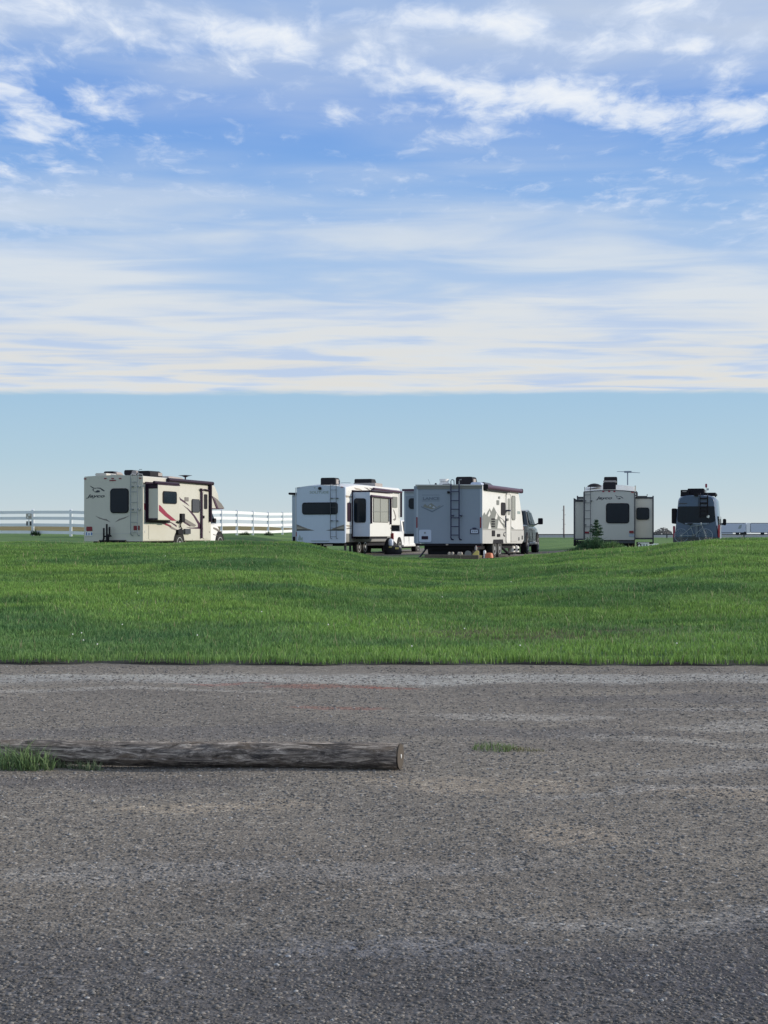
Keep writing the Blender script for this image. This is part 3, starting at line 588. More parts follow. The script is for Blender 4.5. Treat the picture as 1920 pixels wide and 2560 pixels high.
v.rect('rear_bumper', 'plastic_black', 'R', 250, 1350.2, 316, 1354.5, out=.1, rad=.02)
# roof items
v.roofbox('vent_cover', 'cream_paint', 238, 1182.5, 266, 1190, .3, 1.2, .05)
v.roofbox('vent_lid', 'ac_dark', 259.7, 1178, 284, 1187, 1.4, 1.9, .05); v.roofbox('vent_lid', 'ac_grey', 281, 1179.5, 292, 1188, 1.5, 2.1, .08)
v.roofbox('vent_lid', 'ac_dark', 310.3, 1174.7, 332, 1188, .9, 1.5, .06)
o = v.roofbox('vent_pipe', 'ac_grey', 329, 1176, 342, 1188, .85, 1.3, .05, rad=.09)
v.tubes('grab_rail', 'ladder_grey', 'R', [[(346.5, 1189), (346.5, 1177), (349, 1173.5), (355, 1173.5)]], .012, gap=.02)
a_ = v.R_(357, 1175.9, 1.2); b_ = v.R_(357, 1192, 1.2)
xr0, xr1 = h-.95, h-.2; y0_, y1_ = 1.0, v.S_(411, 1185, h-.2)[0]; zA = v.S_(380, 1176.5, h-.2)[1]
mb = MB(); mb.loops([[(p[0], y, p[1]) for p in rrect(xr0+e, z1-.02, xr1-e, zA-dz_, .08)] for y, e, dz_ in ((y0_, 0, .01), (y1_-.35, 0, 0), (y1_-.12, .03, .05), (y1_, .08, .14))])
ac = mb.build('air_conditioner', 'ac_dark', v.root, smooth=True)
mb = MB(); mb.box(xr1, xr1+.006, y1_-.55, y1_-.2, z1+.06, zA-.06); mb.build('grille', 'ac_grey', ac)
ys_ = v.S_(441, 1195, h-.3)[0]; v_z = v.S_(441, 1191.3, h-.3)[1]
mb = MB(); mb.loops([[(p[0], y, p[1]) for p in rrect(h-.8, z1, h-.3, v_z-d_, .04)] for y, d_ in ((ys_-.7, .03), (ys_-.5, 0), (ys_+.5, .02), (ys_+.75, .09))]); mb.build('vent_cover', 'ac_grey', v.root, smooth=True)
an_y = v.S_(463.4, 1190, h-.5)[0]; az_ = v.S_(463.4, 1188.8, h-.5)[1]
mb = MB(); mb.lathe([(.03, 0), (.03, az_-z1-.08), (.14, az_-z1-.03), (.30, az_-z1), (.05, az_-z1+.02)], (h-.5, an_y, z1), 'z', 16); mb.build('antenna', 'plum_black', v.root, smooth=True)
# awnings and slide
v.tubes('awning', 'plum_black', 'S', [[(420, 1199.5), (531.5, 1209)]], .08, h, gap=.07, n=10)
v.tubes('awning_arm', 'plum_black', 'S', [[(525.8, 1211), (525.8, 1305)]], .075, h, gap=.07)
v.tubes('awning_arm', 'plum_black', 'S', [[(420.5, 1199), (420.5, 1208)]], .06, h, gap=.05)
v.tubes('door_awning_arm', 'stripe_plum', 'S', [[(503.8, 1221), (503.8, 1346)]], .04, h, gap=.05)
v.tubes('door_awning_arm', 'plum_black', 'S', [[(501, 1222), (503, 1226), (512, 1224), (524, 1227)]], .035, h, gap=.06)
po = .50; so_y = v.S_(366, 1250)[0]; sl1 = v.S_(449, 1250, h+po)[0]; sz0 = v.S_(396.4, 1300, h+po)[1]; sz1 = v.S_(396.4, 1212, h+po)[1]
mb = MB(); mb.box(h-.05, h+po, so_y, sl1, sz0, sz1); sld = mb.build('slide_out', 'cream_paint', v.root, .02)
mb = MB(); mb.box(h, h+.035, so_y-.1, sl1+.1, sz0-.1, sz1+.12); mb.build('slide_trim', 'plum_black', v.root)
mb = MB()
for q_ in ((h+.036, h+.10, sz0, sz1), (h+.1, h+po-.02, sz0, sz0+.07), (h+.1, h+po-.02, sz1-.14, sz1)): mb.box(q_[0], q_[1], so_y-.012, so_y+.01, q_[2], q_[3])
mb.build('seal_strip', 'plum_black', sld)
mb = MB(); mb.path([(h+po*.75, so_y-.1, sz1+.09), (h+po*.75, sl1+.15, sz1+.09)], .06, 8); mb.box(h+.03, h+po, so_y-.03, sl1+.05, sz1+.01, sz1+.05); mb.build('slide_awning', 'plum_black', v.root)
v.window('S', 406.4, 1228.3, 440.8, 1259.5, off=h+po, rad=.1, fr=1.8)
v.polys('graphic', 'stripe_red', 'S', [[(397.2, 1262), (401, 1264), (418, 1283), (441, 1302), (429, 1302), (412, 1290), (397.2, 1276.5)]], h+po, .004)
v.polys('graphic', 'stripe_plum', 'S', [[(448, 1242), (452, 1246.5), (460, 1251.5), (468, 1258.5), (474.7, 1266), (462.7, 1258.5), (450, 1250)],
     [(456, 1262), (469, 1270.5), (480, 1280), (488, 1290), (497, 1304), (503.5, 1314), (503.8, 1321), (494.5, 1319.5), (494.5, 1311), (484, 1292), (469.3, 1274)],
     [(464, 1317.8), (480, 1319), (502.5, 1317), (515, 1323), (524, 1329), (524, 1332), (502.5, 1322.4), (477.3, 1321.4)],
     [(417.6, 1303.4), (424, 1303), (441.5, 1313), (441.5, 1318), (428, 1308)], [(456, 1301), (470, 1309), (478, 1316), (474, 1316), (462, 1309), (456, 1304)]], h)
v.polys('graphic', 'stripe_red', 'S', [[(360, 1257.5), (364, 1259.5), (364, 1276.7), (360, 1272.7)], [(399, 1303.2), (412.3, 1306.6), (428, 1314), (428, 1319), (412, 1312)]], h)
v.polys('graphic', 'stripe_grey', 'S', [[(425.6, 1270), (440, 1281), (456, 1292.5), (474, 1303), (491, 1313.2), (486, 1317), (477, 1316), (462, 1306), (444, 1291)], [(416, 1311), (428, 1315.5), (441.5, 1323), (441.5, 1327), (428, 1322)]], h, .003)
v.window('S', 478.6, 1248, 497.9, 1281.3, off=h, fr=1.2, glass='dark_metal')
d_ = v.rect('door', 'cream_paint', 'S', 506.5, 1229, 521.5, 1347, off=h, out=.025, rad=.08)
w_ = v.rect('door_window', 'plastic_black', 'S', 509.8, 1235.6, 517.8, 1272.7, off=h+.025, out=.015, rad=.06, parent=d_); v.rect('handle', 'plastic_black', 'S', 507, 1289, 509.5, 1296, off=h+.025, out=.04, rad=.02, parent=d_)
v.rect('vent_grille', 'stripe_grey', 'S', 461.4, 1243, 470.7, 1253, off=h, out=.02, rad=.02); v.rect('storage_door', 'cream_paint', 'S', 371.2, 1312.5, 399.7, 1348, off=h, out=.014, rad=.04)
v.rect('outlet_box', 'plastic_black', 'S', 448, 1284, 456, 1306, off=h, out=.12, rad=.03); v.rect('outlet_box', 'plastic_black', 'S', 440.5, 1324, 452.8, 1335, off=h, out=.1, rad=.02); v.rect('outlet_box', 'dark_metal', 'S', 459, 1322, 472.5, 1335, off=h, out=.08, rad=.02)
v.tubes('awning_strap', 'plastic_black', 'S', [[(443, 1304), (448, 1306.5), (453, 1305.5)], [(452, 1308), (451, 1316), (455, 1322), (447, 1326)]], .035, h, gap=.05)
v.rect('filler_cap', 'lower_grey', 'S', 361, 1326, 364.5, 1332, off=h, out=.01, rad=.04)
v.rect('trim_strip', 'plastic_black', 'S', 358, 1206.3, 362, 1210, off=h, out=.01, rad=.01)
mb = MB(); yw = v.S_(447.5, 1345)[0]; mb.lathe([(.5, -.3), (.5, .004)], (h, yw, .42), 'x', 24); mb.build('wheel_arch', 'plastic_black', v.root)
v.wheel(h-.09, yw, .39, .24); v.wheel(-h+.12, yw, .39, .24, side=-1)
yf = v.S_(549, 1345, hc)[0]; mb = MB(); mb.lathe([(.46, -.3), (.46, .004)], (hc, yf, .42), 'x', 24); mb.build('wheel_arch', 'plastic_black', v.root); v.wheel(hc-.09, yf, .39, .24); v.wheel(-hc+.12, yf, .39, .24, side=-1)
mb = MB(); mb.box(-h+.3, h-.3, .2, Lb, .3, z0+.02); mb.build('chassis', 'plastic_black', v.root)
# ================================================================== 2 white fifth wheel with side slides
v = Veh('fifth_wheel_trailer', 'long white fifth wheel trailer with a wide dark rear window and open right slide', 'camper trailer', 862.4, 73, 18, 2.55, .55)
h = v.hw; z0 = v.R_(862, 1357.5)[1]; z1 = v.R_(862, 1217)[1]; Ls = v.S_(978, 1300)[0]; Lf = v.S_(1009, 1270)[0]
zr = v.S_(944, 1216)[1]; zr2 = v.S_(1000, 1220)[1]; zg_ = v.S_(990, 1313)[1]; zk = v.S_(920, 1335)[1]
v.body('rear_cap', 'shaded_white', [(0, h, h, z0, z1, .07, .09), (.16, h, h, z0, z1, .07, .09)])  # rear cap in the shade-tinted white, unlike the lit sides
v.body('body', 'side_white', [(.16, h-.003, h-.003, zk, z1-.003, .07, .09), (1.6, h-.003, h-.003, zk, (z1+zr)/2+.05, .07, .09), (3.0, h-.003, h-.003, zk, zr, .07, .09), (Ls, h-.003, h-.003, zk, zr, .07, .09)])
v.body('skirt', 'skirt_grey', [(.16, h-.02, h-.02, z0+.03, zk+.01, .02, 0), (Ls-.8, h-.02, h-.02, z0+.03, zk+.01, .02, 0), (Ls, h-.02, h-.02, z0+.25, zk+.01, .02, 0)])
v.body('gooseneck', 'side_white', [(Ls, h-.006, h-.006, zg_, zr-.003, .1, .09), (Ls+1.6, h-.006, h-.006, zg_, zr2, .15, .08), (Lf-.5, h-.05, h-.08, zg_, zr2-.12, .3, .05), (Lf-.15, h-.2, h-.25, zg_+.25, zr2-.4, .3, .03), (Lf, h-.4, h-.5, zg_+.5, zr2-.8, .3, .02)])
v.window('R', 755.6, 1256, 844.5, 1286.3, rad=.13, fr=2)
v.text('lettering', 'text_faded', 'R', 'SOLITUDE', 774, 1227, 821.5, 1233.6, bold=.02)
v.polys('emblem', 'text_faded', 'R', [[(744, 1351), (749, 1336), (756, 1351)], [(752, 1346), (757, 1342), (757, 1351)], [(784, 1218), (789, 1218), (787, 1222)]])
v.rect('rear_camera', 'plastic_black', 'R', 796.8, 1217.5, 803.5, 1224.5, out=.08, rad=.05)
v.polys('graphic', 'stripe_grey', 'R', [[(741.5, 1311.3), (756.7, 1316.7), (770.8, 1322), (786, 1326), (741.5, 1326.5)], [(860.6, 1311.3), (840.2, 1317.8), (828.3, 1323.2), (815.2, 1326), (860.6, 1326)]])
v.polys('graphic', 'stripe_black', 'R', [[(741.5, 1323.6), (765, 1323.6), (787, 1326.3), (741.5, 1327)], [(860.6, 1323.4), (836, 1323.6), (814, 1326.3), (860.6, 1327)], [(741.5, 1311), (751, 1314.4), (757, 1317.4), (741.5, 1312.6)]], out=.005)
v.polys('graphic', 'stripe_tan', 'R', [[(742.5, 1318), (752, 1319.5), (758, 1322), (742.5, 1322)], [(859.6, 1316), (846, 1320), (838, 1322), (859.6, 1322)]], out=.005)
v.ladder(826, 840.4, 1213, 1346, (1225, 1245.5, 1302, 1341.7, 1320, 1268), 'dark_metal', feet=(1245.5, 1302), r=.013)
v.rect('light_bar', 'text_faded', 'R', 778, 1351.5, 823, 1353.4, rad=.01); v.rect('marker_light', 'bright_red', 'R', 852, 1216.6, 857.5, 1218.6, rad=.01); v.rect('marker_light', 'stripe_grey', 'R', 742, 1218.6, 749, 1219.8, rad=.005)
v.rect('tail_light', 'red_lens', 'R', 740, 1330, 741.6, 1341, rad=.01)
v.tubes('trim_strip', 'metal', 'R', [[(739.6, 1219), (739.6, 1356)]], .02, gap=.0); 
v.rect('license_plate', 'cone_white', 'R', 809, 1360.6, 831.5, 1364.6, out=.02, off=.5, rad=.01)
mb = MB(); mb.box(-h+.35, h-.15, .3, Ls, .62, z0+.05); mb.box(-h+.4, h-.2, .5, 9, .45, .64); mb.build('chassis', 'plastic_black', v.root)
def wedge_ac(v, px0, py0, px1, py1, ya, yb, mat='ac_dark', side='ac_grey', dz=.05):
    o = v.roofbox('air_conditioner', mat, px0, py0, px1, py1, ya, yb, .1, rad=.07, dz=dz); a = v.R_(px1, py0, ya)[0]; z_ = v.R_(px1, py0, ya)[1]; zz = v.R_(px1, py1, ya)[1]
    mb = MB(); mb.box(a, a+.006, ya+.15, yb-.3, zz+.06, z_-.08); mb.build('grille', side, o); return o
wedge_ac(v, 801.7, 1194, 838, 1212, .7, 1.5)
a = v.roofbox('air_conditioner', 'ac_dark', 886, 1197, 929, 1210, 6.0, 6.9, .12, dz=.15); v.roofbox('vent_cover', 'ac_grey', 884, 1207, 938, 1213, 5.9, 7.2, .05, dz=.1, rad=.02)
v.tubes('antenna', 'antenna_grey', 'R', [[(846, 1203), (849.5, 1209), (850, 1217)], [(852, 1207.5), (862, 1206.8), (876, 1207.2)]], .012, off=.8, gap=0)
# left slide
xl = v.R_(729.8, 1300, 2.0)[0]; mb = MB(); mb.box(xl, -h+.05, 2.0, 5.2, v.R_(735, 1352, 2)[1], v.R_(735, 1238, 2)[1]); mb.build('slide_out', 'slide_grey', v.root, .02)
mb = MB(); za = v.R_(735, 1234, 1.9)[1]; mb.path([(xl-.1, 1.9, za), (xl-.1, 5.3, za)], .06, 8); mb.box(xl, -h, 1.9, 5.2, za-.05, za+.05); mb.build('slide_awning', 'plastic_black', v.root)
v.rect('storage_box', 'plastic_black', 'R', 732, 1341.5, 738.6, 1353.5, off=1.95, rad=.02)
# right slide: from the pixel rows its rear face, then the face with the shaded window
so_y = v.S_(881, 1290)[0]; d0_ = None
lo, hi = .1, 1.6
for _ in range(40):
    mid = (lo+hi)/2; x_ = h+mid; Xw = v.O[0]+v.r[0]*x_+v.h[0]*so_y; Yw = v.O[1]+v.r[1]*x_+v.h[1]*so_y
    if CX+F*Xw/Yw < 925: lo = mid
    else: hi = mid
po = lo; ho = h+po; sz0 = v.R_(905, 1341.5, so_y)[1]; sz1 = v.R_(905, 1230, so_y)[1]; se = v.S_(976, 1290, ho)[0]
mb = MB(); mb.box(h-.05, ho, so_y, se, sz0, sz1); sld = mb.build('slide_out', 'side_white', v.root, .02)
mb = MB(); mb.box(h+.03, ho-.004, so_y-.012, so_y+.01, sz0+.01, sz1-.01); mb.build('end_panel', 'shaded_white', sld)  # rear face of the slide, coloured with the same shade tint
mb = MB(); mb.box(h-.01, h+.035, so_y-.09, se+.09, sz0-.09, sz1+.1); mb.build('slide_trim', 'plum_black', v.root)
mb = MB(); mb.box(h+.03, ho+.05, so_y-.03, se, sz1+.012, sz1+.08); mb.path([(ho+.06, so_y-.05, sz1+.05), (ho+.06, se+.1, sz1+.05)], .05, 8); mb.build('slide_awning', 'plum_black', v.root)
mb = MB(); mb.box(h+.1, ho-.1, so_y+.2, se-.2, sz0-.12, sz0-.004); mb.build('slide_rail', 'plastic_black', v.root)
v.window('R', 885.3, 1245.7, 914.9, 1306.6, off=so_y-.012, rad=.12, fr=1.6)
v.window('S', 932.5, 1246, 970.5, 1306, off=ho, rad=.06, fr=.8, glass='shade_glass', out=.02)
v.tubes('window_bar', 'mount_grey', 'S', [[(951, 1247), (951, 1305)], [(933, 1279), (970, 1279.5)]], .012, ho, gap=.03)
v.tubes('awning_arm', 'plum_black', 'S', [[(928.5, 1239), (928.5, 1309)]], .05, ho, gap=.05)
v.tubes('awning_arm', 'plum_black', 'S', [[(977, 1244), (977, 1311)]], .055, ho, gap=.05); v.tubes('awning_arm', 'metal', 'S', [[(972.5, 1246), (972.5, 1304)]], .025, ho, gap=.05)
v.tubes('awning', 'stripe_plum', 'S', [[(928, 1239.5), (979, 1245)]], .055, ho, gap=.08, n=8)
v.tubes('awning', 'stripe_plum', 'S', [[(934, 1222), (1003.5, 1230.5)]], .07, h, gap=.1, n=8); v.tubes('awning_arm', 'plum_black', 'S', [[(1002.8, 1231), (1002.8, 1293)]], .06, h, gap=.1)
v.rect('shade_panel', 'mount_grey', 'S', 981, 1242, 992, 1269, off=h, out=.04, rad=.04)
v.rect('window', 'plum_black', 'S', 867.8, 1256.6, 876.6, 1304, off=h-.003, out=.03, rad=.07)
v.polys('graphic', 'stripe_tan', 'S', [[(863.5, 1238), (879, 1240.5), (879, 1244), (863.5, 1243.5)], [(863.5, 1314), (870, 1312), (879, 1315), (879, 1317), (870, 1317)], [(884, 1218.5), (900, 1222), (906, 1226), (890, 1224)]], h-.003)
v.polys('graphic', 'stripe_grey', 'S', [[(863.5, 1322), (872, 1319), (879, 1319.5), (879, 1321), (870, 1323)], [(910, 1218.5), (918, 1219.5), (930, 1229), (924, 1227)], [(922, 1219.5), (928, 1220.5), (936, 1227), (932, 1227)],
     [(936, 1313), (942, 1312), (956, 1321), (966, 1332.5), (960, 1330), (950, 1322)], [(945, 1311.5), (955, 1314), (968, 1322), (976, 1330), (970, 1330), (958, 1320)], [(968, 1312), (972, 1313), (978, 1320), (978, 1324)], [(982, 1272), (986, 1277), (990, 1290), (990, 1299), (986, 1302), (982, 1299), (988, 1295), (986, 1285)]], h-.003)
v.polys('graphic', 'stripe_plum', 'S', [[(934, 1312.5), (937, 1312.5), (952, 1322), (965, 1333), (961, 1333), (948, 1323)]], h-.003, .005)
v.rect('storage_latch', 'mount_grey', 'S', 931, 1323, 934, 1331, off=h-.003, rad=.01); v.rect('storage_latch', 'mount_grey', 'S', 944, 1323, 946.5, 1331, off=h-.003, rad=.01)
for px in (900, 915): v.wheel(h-.16, v.S_(px, 1370)[0], .39, .24); v.wheel(-h+.16, v.S_(px, 1370)[0], .39, .24, side=-1)
mb = MB()
for (xx_, yq) in ((h-.3, .9), (h-.25, 3.2), (-h+.3, .9), (h-.3, Ls-.3), (-h+.3, Ls-.3)): mb.box(xx_-.05, xx_+.05, yq-.05, yq+.05, .03, z0+.1); mb.box(xx_-.12, xx_+.12, yq-.12, yq+.12, .0, .04)
mb.build('landing_leg', 'dark_metal', v.root)
mb = MB(); mb.box(-.25, .25, Lf-2.6, Lf-2.1, .9, zg_+.01); mb.build('hitch_pin_box', 'plastic_black', v.root, .03)
SOL = v
# ================================================================== 3 grey-white travel trailer with mountain graphic
v = Veh('travel_trailer', 'short white travel trailer with shaded grey rear wall, black ladder and mountain graphic', 'camper trailer', 1205.2, 53, 18, 2.55, .70)
h = v.hw; z0 = v.R_(1205, 1359)[1]; z1 = v.R_(1205, 1213.5)[1]; Lz = v.S_(1296, 1300)[0]; Le = v.S_(1310.2, 1330)[0]; zbelt = v.S_(1250, 1323.8)[1]
v.body('rear_wall', 'lance_grey', [(0, h, h, z0, z1, .03, .02), (.05, h, h, z0, z1, .03, .02)])  # grey wall made darker and bluer to paint in rear-face shade
v.body('body', 'side_white', [(.05, h-.003, h-.003, z0, z1-.003, .03, .02), (Lz, h-.003, h-.003, z0, z1-.003, .05, .02), (v.S_(1302, 1300)[0], h-.003, h-.003, z0, z1-.62, .05, .02), (v.S_(1306, 1300)[0], h-.01, h-.01, z0, z1-.98, .05, .02), (Le, h-.03, h-.03, z0+.05, z1-1.45, .1, .02)])
v.polys('lower_panel', 'lower_grey', 'S', [[(1206, 1324.2), (1309, 1325), (1309, 1350), (1304, 1358.6), (1206, 1358.8)]], h-.003, .008)
v.polys('trim_strip', 'stripe_black', 'S', [[(1206, 1323.4), (1309, 1324.3), (1309, 1325.4), (1206, 1324.4)]], h-.003, .014)
v.rect('roof_trim', 'skirt_grey', 'R', 1043, 1214.5, 1203, 1222.5, out=.015, rad=.02); v.tubes('roof_edge', 'lower_grey', 'R', [[(1039, 1213), (1206.5, 1213)]], .03, gap=.02)
v.polys('corner_trim', 'slide_grey', 'R', [[(1041.2, 1223), (1045.5, 1223), (1045.5, 1358), (1041.2, 1358)], [(1200, 1223), (1204.6, 1223), (1204.6, 1358), (1200, 1358)]], out=.008)
v.text('lettering', 'text_slate', 'R', 'LANCE', 1057, 1242, 1098, 1249.6, bold=.03)
v.polys('emblem', 'text_slate', 'R', [[(1055, 1237), (1099, 1237), (1099, 1238), (1055, 1238)], [(1055, 1252), (1099, 1252), (1099, 1253), (1055, 1253)], [(1053, 1265.5), (1080.4, 1277), (1109, 1262.6), (1109, 1264.8), (1080.4, 1281), (1053, 1268)]])
v.polys('emblem', 'mount_grey', 'R', [[(1057, 1266), (1063, 1259.5), (1068, 1265), (1072, 1262), (1078, 1257.6), (1084, 1262), (1092, 1269), (1098, 1264), (1103, 1264), (1090, 1271), (1080, 1273), (1066, 1270)]])
v.polys('emblem', 'slide_grey', 'R', [[(1080, 1269), (1084, 1265), (1089, 1269), (1086, 1271)], [(1072, 1266), (1076, 1261.5), (1079, 1266)]], out=.006)
v.ladder(1127.3, 1147.7, 1207, 1348, (1229.2, 1251.6, 1273, 1294.5, 1316.3, 1337.5), 'ladder_blue', r=.024, gap=.14, feet=(1289,), hook=False)
v.tubes('ladder_hoop', 'ladder_grey', 'R', [[(1127.3, 1213), (1127.3, 1203), (1129, 1199.5), (1132, 1199), (1135, 1201), (1135.5, 1212)], [(1147.7, 1213), (1147.7, 1203), (1149.5, 1199.5), (1153, 1199)]], .02, gap=.14)
v.rect('rear_camera', 'plastic_black', 'R', 1119.3, 1228, 1124.8, 1233.8, out=.08, rad=.02)
v.rect('tail_light', 'red_lens', 'R', 1041.3, 1292.8, 1044, 1319.7, out=.03, rad=.01); v.rect('tail_light', 'red_lens', 'R', 1200.3, 1292.8, 1203.2, 1319.7, out=.03, rad=.01)
hp = v.rect('hatch', 'shaded_white', 'R', 1047.8, 1324.3, 1078.7, 1355.2, out=.02, rad=.06); v.rect('vent_grille', 'plum_black', 'R', 1054, 1340.3, 1070.3, 1348.3, off=-.02, out=.012, rad=.02, parent=hp); v.rect('latch', 'mount_grey', 'R', 1061, 1330, 1064, 1334, off=-.02, rad=.01, parent=hp)
pl = v.rect('license_plate', 'ladder_blue', 'R', 1175.6, 1322.4, 1197, 1334.8, out=.02, rad=.03); v.rect('plate_face', 'shaded_white', 'R', 1177.6, 1324.2, 1195, 1333, off=-.02, out=.006, rad=.02, parent=pl); v.rect('plate_lamp', 'ladder_blue', 'R', 1182, 1319, 1190.5, 1322.4, out=.06, rad=.01, parent=pl)
v.polys('plate_print', 'text_slate', 'R', [[(1180, 1327), (1184, 1327), (1182, 1331)], [(1186, 1326.6), (1188, 1326.6), (1188, 1330.6), (1186, 1330.6)], [(1190, 1327), (1193, 1327), (1193, 1328.5), (1190, 1330.5)]], -.026, .003, pl)
v.rect('rear_bumper', 'plastic_black', 'R', 1040.5, 1359.3, 1206, 1364.8, out=.09, rad=.02); v.rect('marker_light', 'stripe_tan', 'R', 1115, 1359.5, 1121, 1363, off=-.09, rad=.01); v.rect('marker_light', 'red_lens', 'R', 1188, 1362, 1201, 1367, off=-.05, rad=.01)
wedge_ac(v, 1139.4, 1191.5, 1181, 1214, 1.1, 1.9, dz=.1)
v.roofbox('vent_cover', 'shaded_white', 1176, 1205, 1203, 1216, .4, 1.0, .08, rad=.12, dz=.05)
v.roofbox('satellite_base', 'side_white', 1098, 1205, 1118, 1214, .8, 1.3, .08, dz=.1); 
cxd, czd = v.R_(1107, 1202, .8); mb = MB(); mb.lathe([(.05, -.1), (.13, -.02), (.175, .0), (.175, .09), (.02, .1)], (cxd, 1.0, czd-.02), 'z', 20); mb.build('satellite_dish', 'side_white', v.root, smooth=True)
v.roofbox('vent_pipe', 'plastic_black', 1086.7, 1207.5, 1091, 1215, .6, .68, .01, dz=.05); v.tubes('antenna', 'ladder_grey', 'R', [[(1070.7, 1198.3), (1076.6, 1214)]], .007, gap=-.3)
v.roofbox('roof_rail', 'plastic_black', 1106, 1209.5, 1130, 1213.5, .3, .35, .01)
yv = v.S_(1222, 1212, h-.3)[0]; mb = MB(); zv = v.S_(1222, 1206.5, h-.3)[1]; mb.loops([[(p[0], y, p[1]) for p in rrect(h-.8, z1-.02, h-.3, zv-d_, .04)] for y, d_ in ((yv-.6, .0), (yv+.3, .01), (yv+.9, .1))]); mb.build('vent_lid', 'dark_metal', v.root, smooth=True)
mb = MB(); y_a, y_b = v.S_(1210, 1220)[0], v.S_(1297.5, 1226)[0]; za = v.S_(1250, 1222.5)[1]
mb.prism(rrect(h-.02, za-.07, h+.15, za+.09, .05), 'y', y_a, y_b); mb.build('awning', 'stripe_plum', v.root, smooth=True)
mb = MB(); mb.box(h-.02, h+.1, y_a, (y_a*.35+y_b*.65), za-.115, za-.072); mb.build('awning_rail', 'plastic_black', v.root)
mb = MB(); mb.prism(rrect(h-.02, za-.08, h+.16, za+.1, .05), 'y', y_b+.002, y_b+.05); mb.prism(rrect(h-.02, za-.08, h+.16, za+.1, .05), 'y', y_a-.06, y_a-.002); mb.build('awning_end_cap', 'plastic_black', v.root)
v.polys('graphic', 'mount_grey', 'S', [[(1206, 1290), (1210.7, 1280.4), (1214.4, 1287.7), (1219, 1279), (1224.6, 1270.8), (1228.2, 1279.2), (1234.2, 1266.6), (1240.3, 1279.2), (1247.5, 1290), (1257, 1298.5), (1269.2, 1308), (1286, 1322.8), (1206, 1322.4)]], h-.003)
v.polys('graphic', 'side_white', 'S', [[(1220, 1322), (1224, 1304), (1228, 1322)], [(1237, 1297), (1241, 1281), (1244, 1290), (1242, 1298)], [(1243, 1321), (1246, 1300), (1253, 1310), (1262, 1322)], [(1249, 1295), (1256, 1299), (1262, 1312), (1254, 1306)], [(1219, 1290), (1224, 1276), (1226, 1286), (1222, 1292)]], h-.003, .006)
v.rect('window', 'plastic_black', 'S', 1252.3, 1256.3, 1262, 1288.3, off=h-.003, out=.03, rad=.09)
d_ = v.rect('door', 'side_white', 'S', 1265, 1235, 1277, 1357, off=h+.005, out=.02, rad=.1); v.rect('door_window', 'shade_glass', 'S', 1269, 1246, 1275, 1287.7, off=h+.025, out=.008, rad=.08, parent=d_); v.rect('handle', 'ladder_blue', 'S', 1264.8, 1274.5, 1268, 1278.5, off=h+.025, out=.14, rad=.01, parent=d_)
v.rect('handle', 'mount_grey', 'S', 1265.5, 1296, 1269, 1302, off=h+.025, out=.05, rad=.02, parent=d_)
v.tubes('door_trim', 'mount_grey', 'S', [[(1265, 1357), (1265, 1240), (1267, 1235), (1274, 1234.6), (1277, 1239), (1277, 1357)]], .01, h, gap=.03)
w_ = v.rect('window', 'mount_grey', 'S', 1278.9, 1239.4, 1287.3, 1300.3, off=h-.003, out=.025, rad=.1); v.rect('pane', 'shade_glass', 'S', 1280.2, 1242, 1286, 1297, off=h+.022, out=.006, rad=.07, parent=w_)
v.tubes('grab_handle', 'ladder_blue', 'S', [[(1264.3, 1289), (1264.3, 1318)]], .022, h, gap=.09); 
v.rect('round_lamp', 'mount_grey', 'S', 1245.6, 1241, 1249.5, 1247, off=h, rad=.06); v.rect('speaker_grille', 'mount_grey', 'S', 1241.5, 1250.5, 1247, 1262, off=h, rad=.03)
v.rect('sticker', 'text_faded', 'S', 1292, 1278, 1299.6, 1285, off=h-.02, out=.022, rad=.01); v.rect('storage_latch', 'plastic_black', 'S', 1229.4, 1326, 1236.7, 1340.7, off=h+.005, rad=.03)
for i in range(4): v.rect('vent_louver', 'plastic_black', 'S', 1228.6, 1296+i*6, 1236.4, 1299.6+i*6, off=h, out=.02, rad=.01)
v.rect('outlet_box', 'plastic_black', 'S', 1242.2, 1334.7, 1249.6, 1342, off=h+.005, rad=.04); v.tubes('hose_port', 'dark_metal', 'S', [[(1263.5, 1331), (1260, 1333), (1259, 1337), (1262, 1340.5)]], .02, h, gap=.02)
v.rect('storage_door', 'lower_grey', 'S', 1278, 1330, 1292, 1354, off=h+.005, out=.012, rad=.03); v.rect('storage_latch', 'dark_metal', 'S', 1296, 1343, 1297.6, 1351, off=h+.005, rad=.01); v.rect('reflector', 'plastic_black', 'S', 1302.5, 1339, 1305.3, 1349, off=h-.02, out=.03, rad=.02)
xl = v.R_(1009.8, 1280, 1.1)[0]; mb = MB(); mb.box(xl, -h+.03, 1.1, 3.9, v.R_(1020, 1341, 1.1)[1], v.R_(1020, 1228, 1.1)[1]); sld = mb.build('slide_out', 'slide_grey', v.root, .02)
mb = MB(); mb.box(v.R_(1015, 1280, 1.1)[0], -h+.03, 1.08, 1.12, v.R_(1020, 1331, 1.1)[1], v.R_(1020, 1240, 1.1)[1]); mb.build('end_panel', 'lance_grey', sld)
v.rect('slide_rail', 'plastic_black', 'R', 1010, 1334, 1041, 1341.5, off=1.08, out=.02, rad=.01, parent=sld); v.window('R', 1022, 1245.7, 1043, 1272, off=1.08, rad=.1, fr=1.4)
v.rect('slide_awning', 'stripe_plum', 'R', 1007, 1222.5, 1041, 1228, off=1.05, out=.1, rad=.02)
for px in (1238.5, 1251): yq = v.S_(px, 1375)[0]; v.wheel(h-.15, yq, .37, .24); v.wheel(-h+.15, yq, .37, .24, side=-1)
mb = MB(); yq = v.S_(1245, 1360)[0]; mb.prism([(yq-.85, z0-.01), (yq-.75, z0+.14), (yq+.75, z0+.14), (yq+.85, z0-.01)], 'x', h-.1, h+.012); mb.build('wheel_arch', 'plastic_black', v.root)
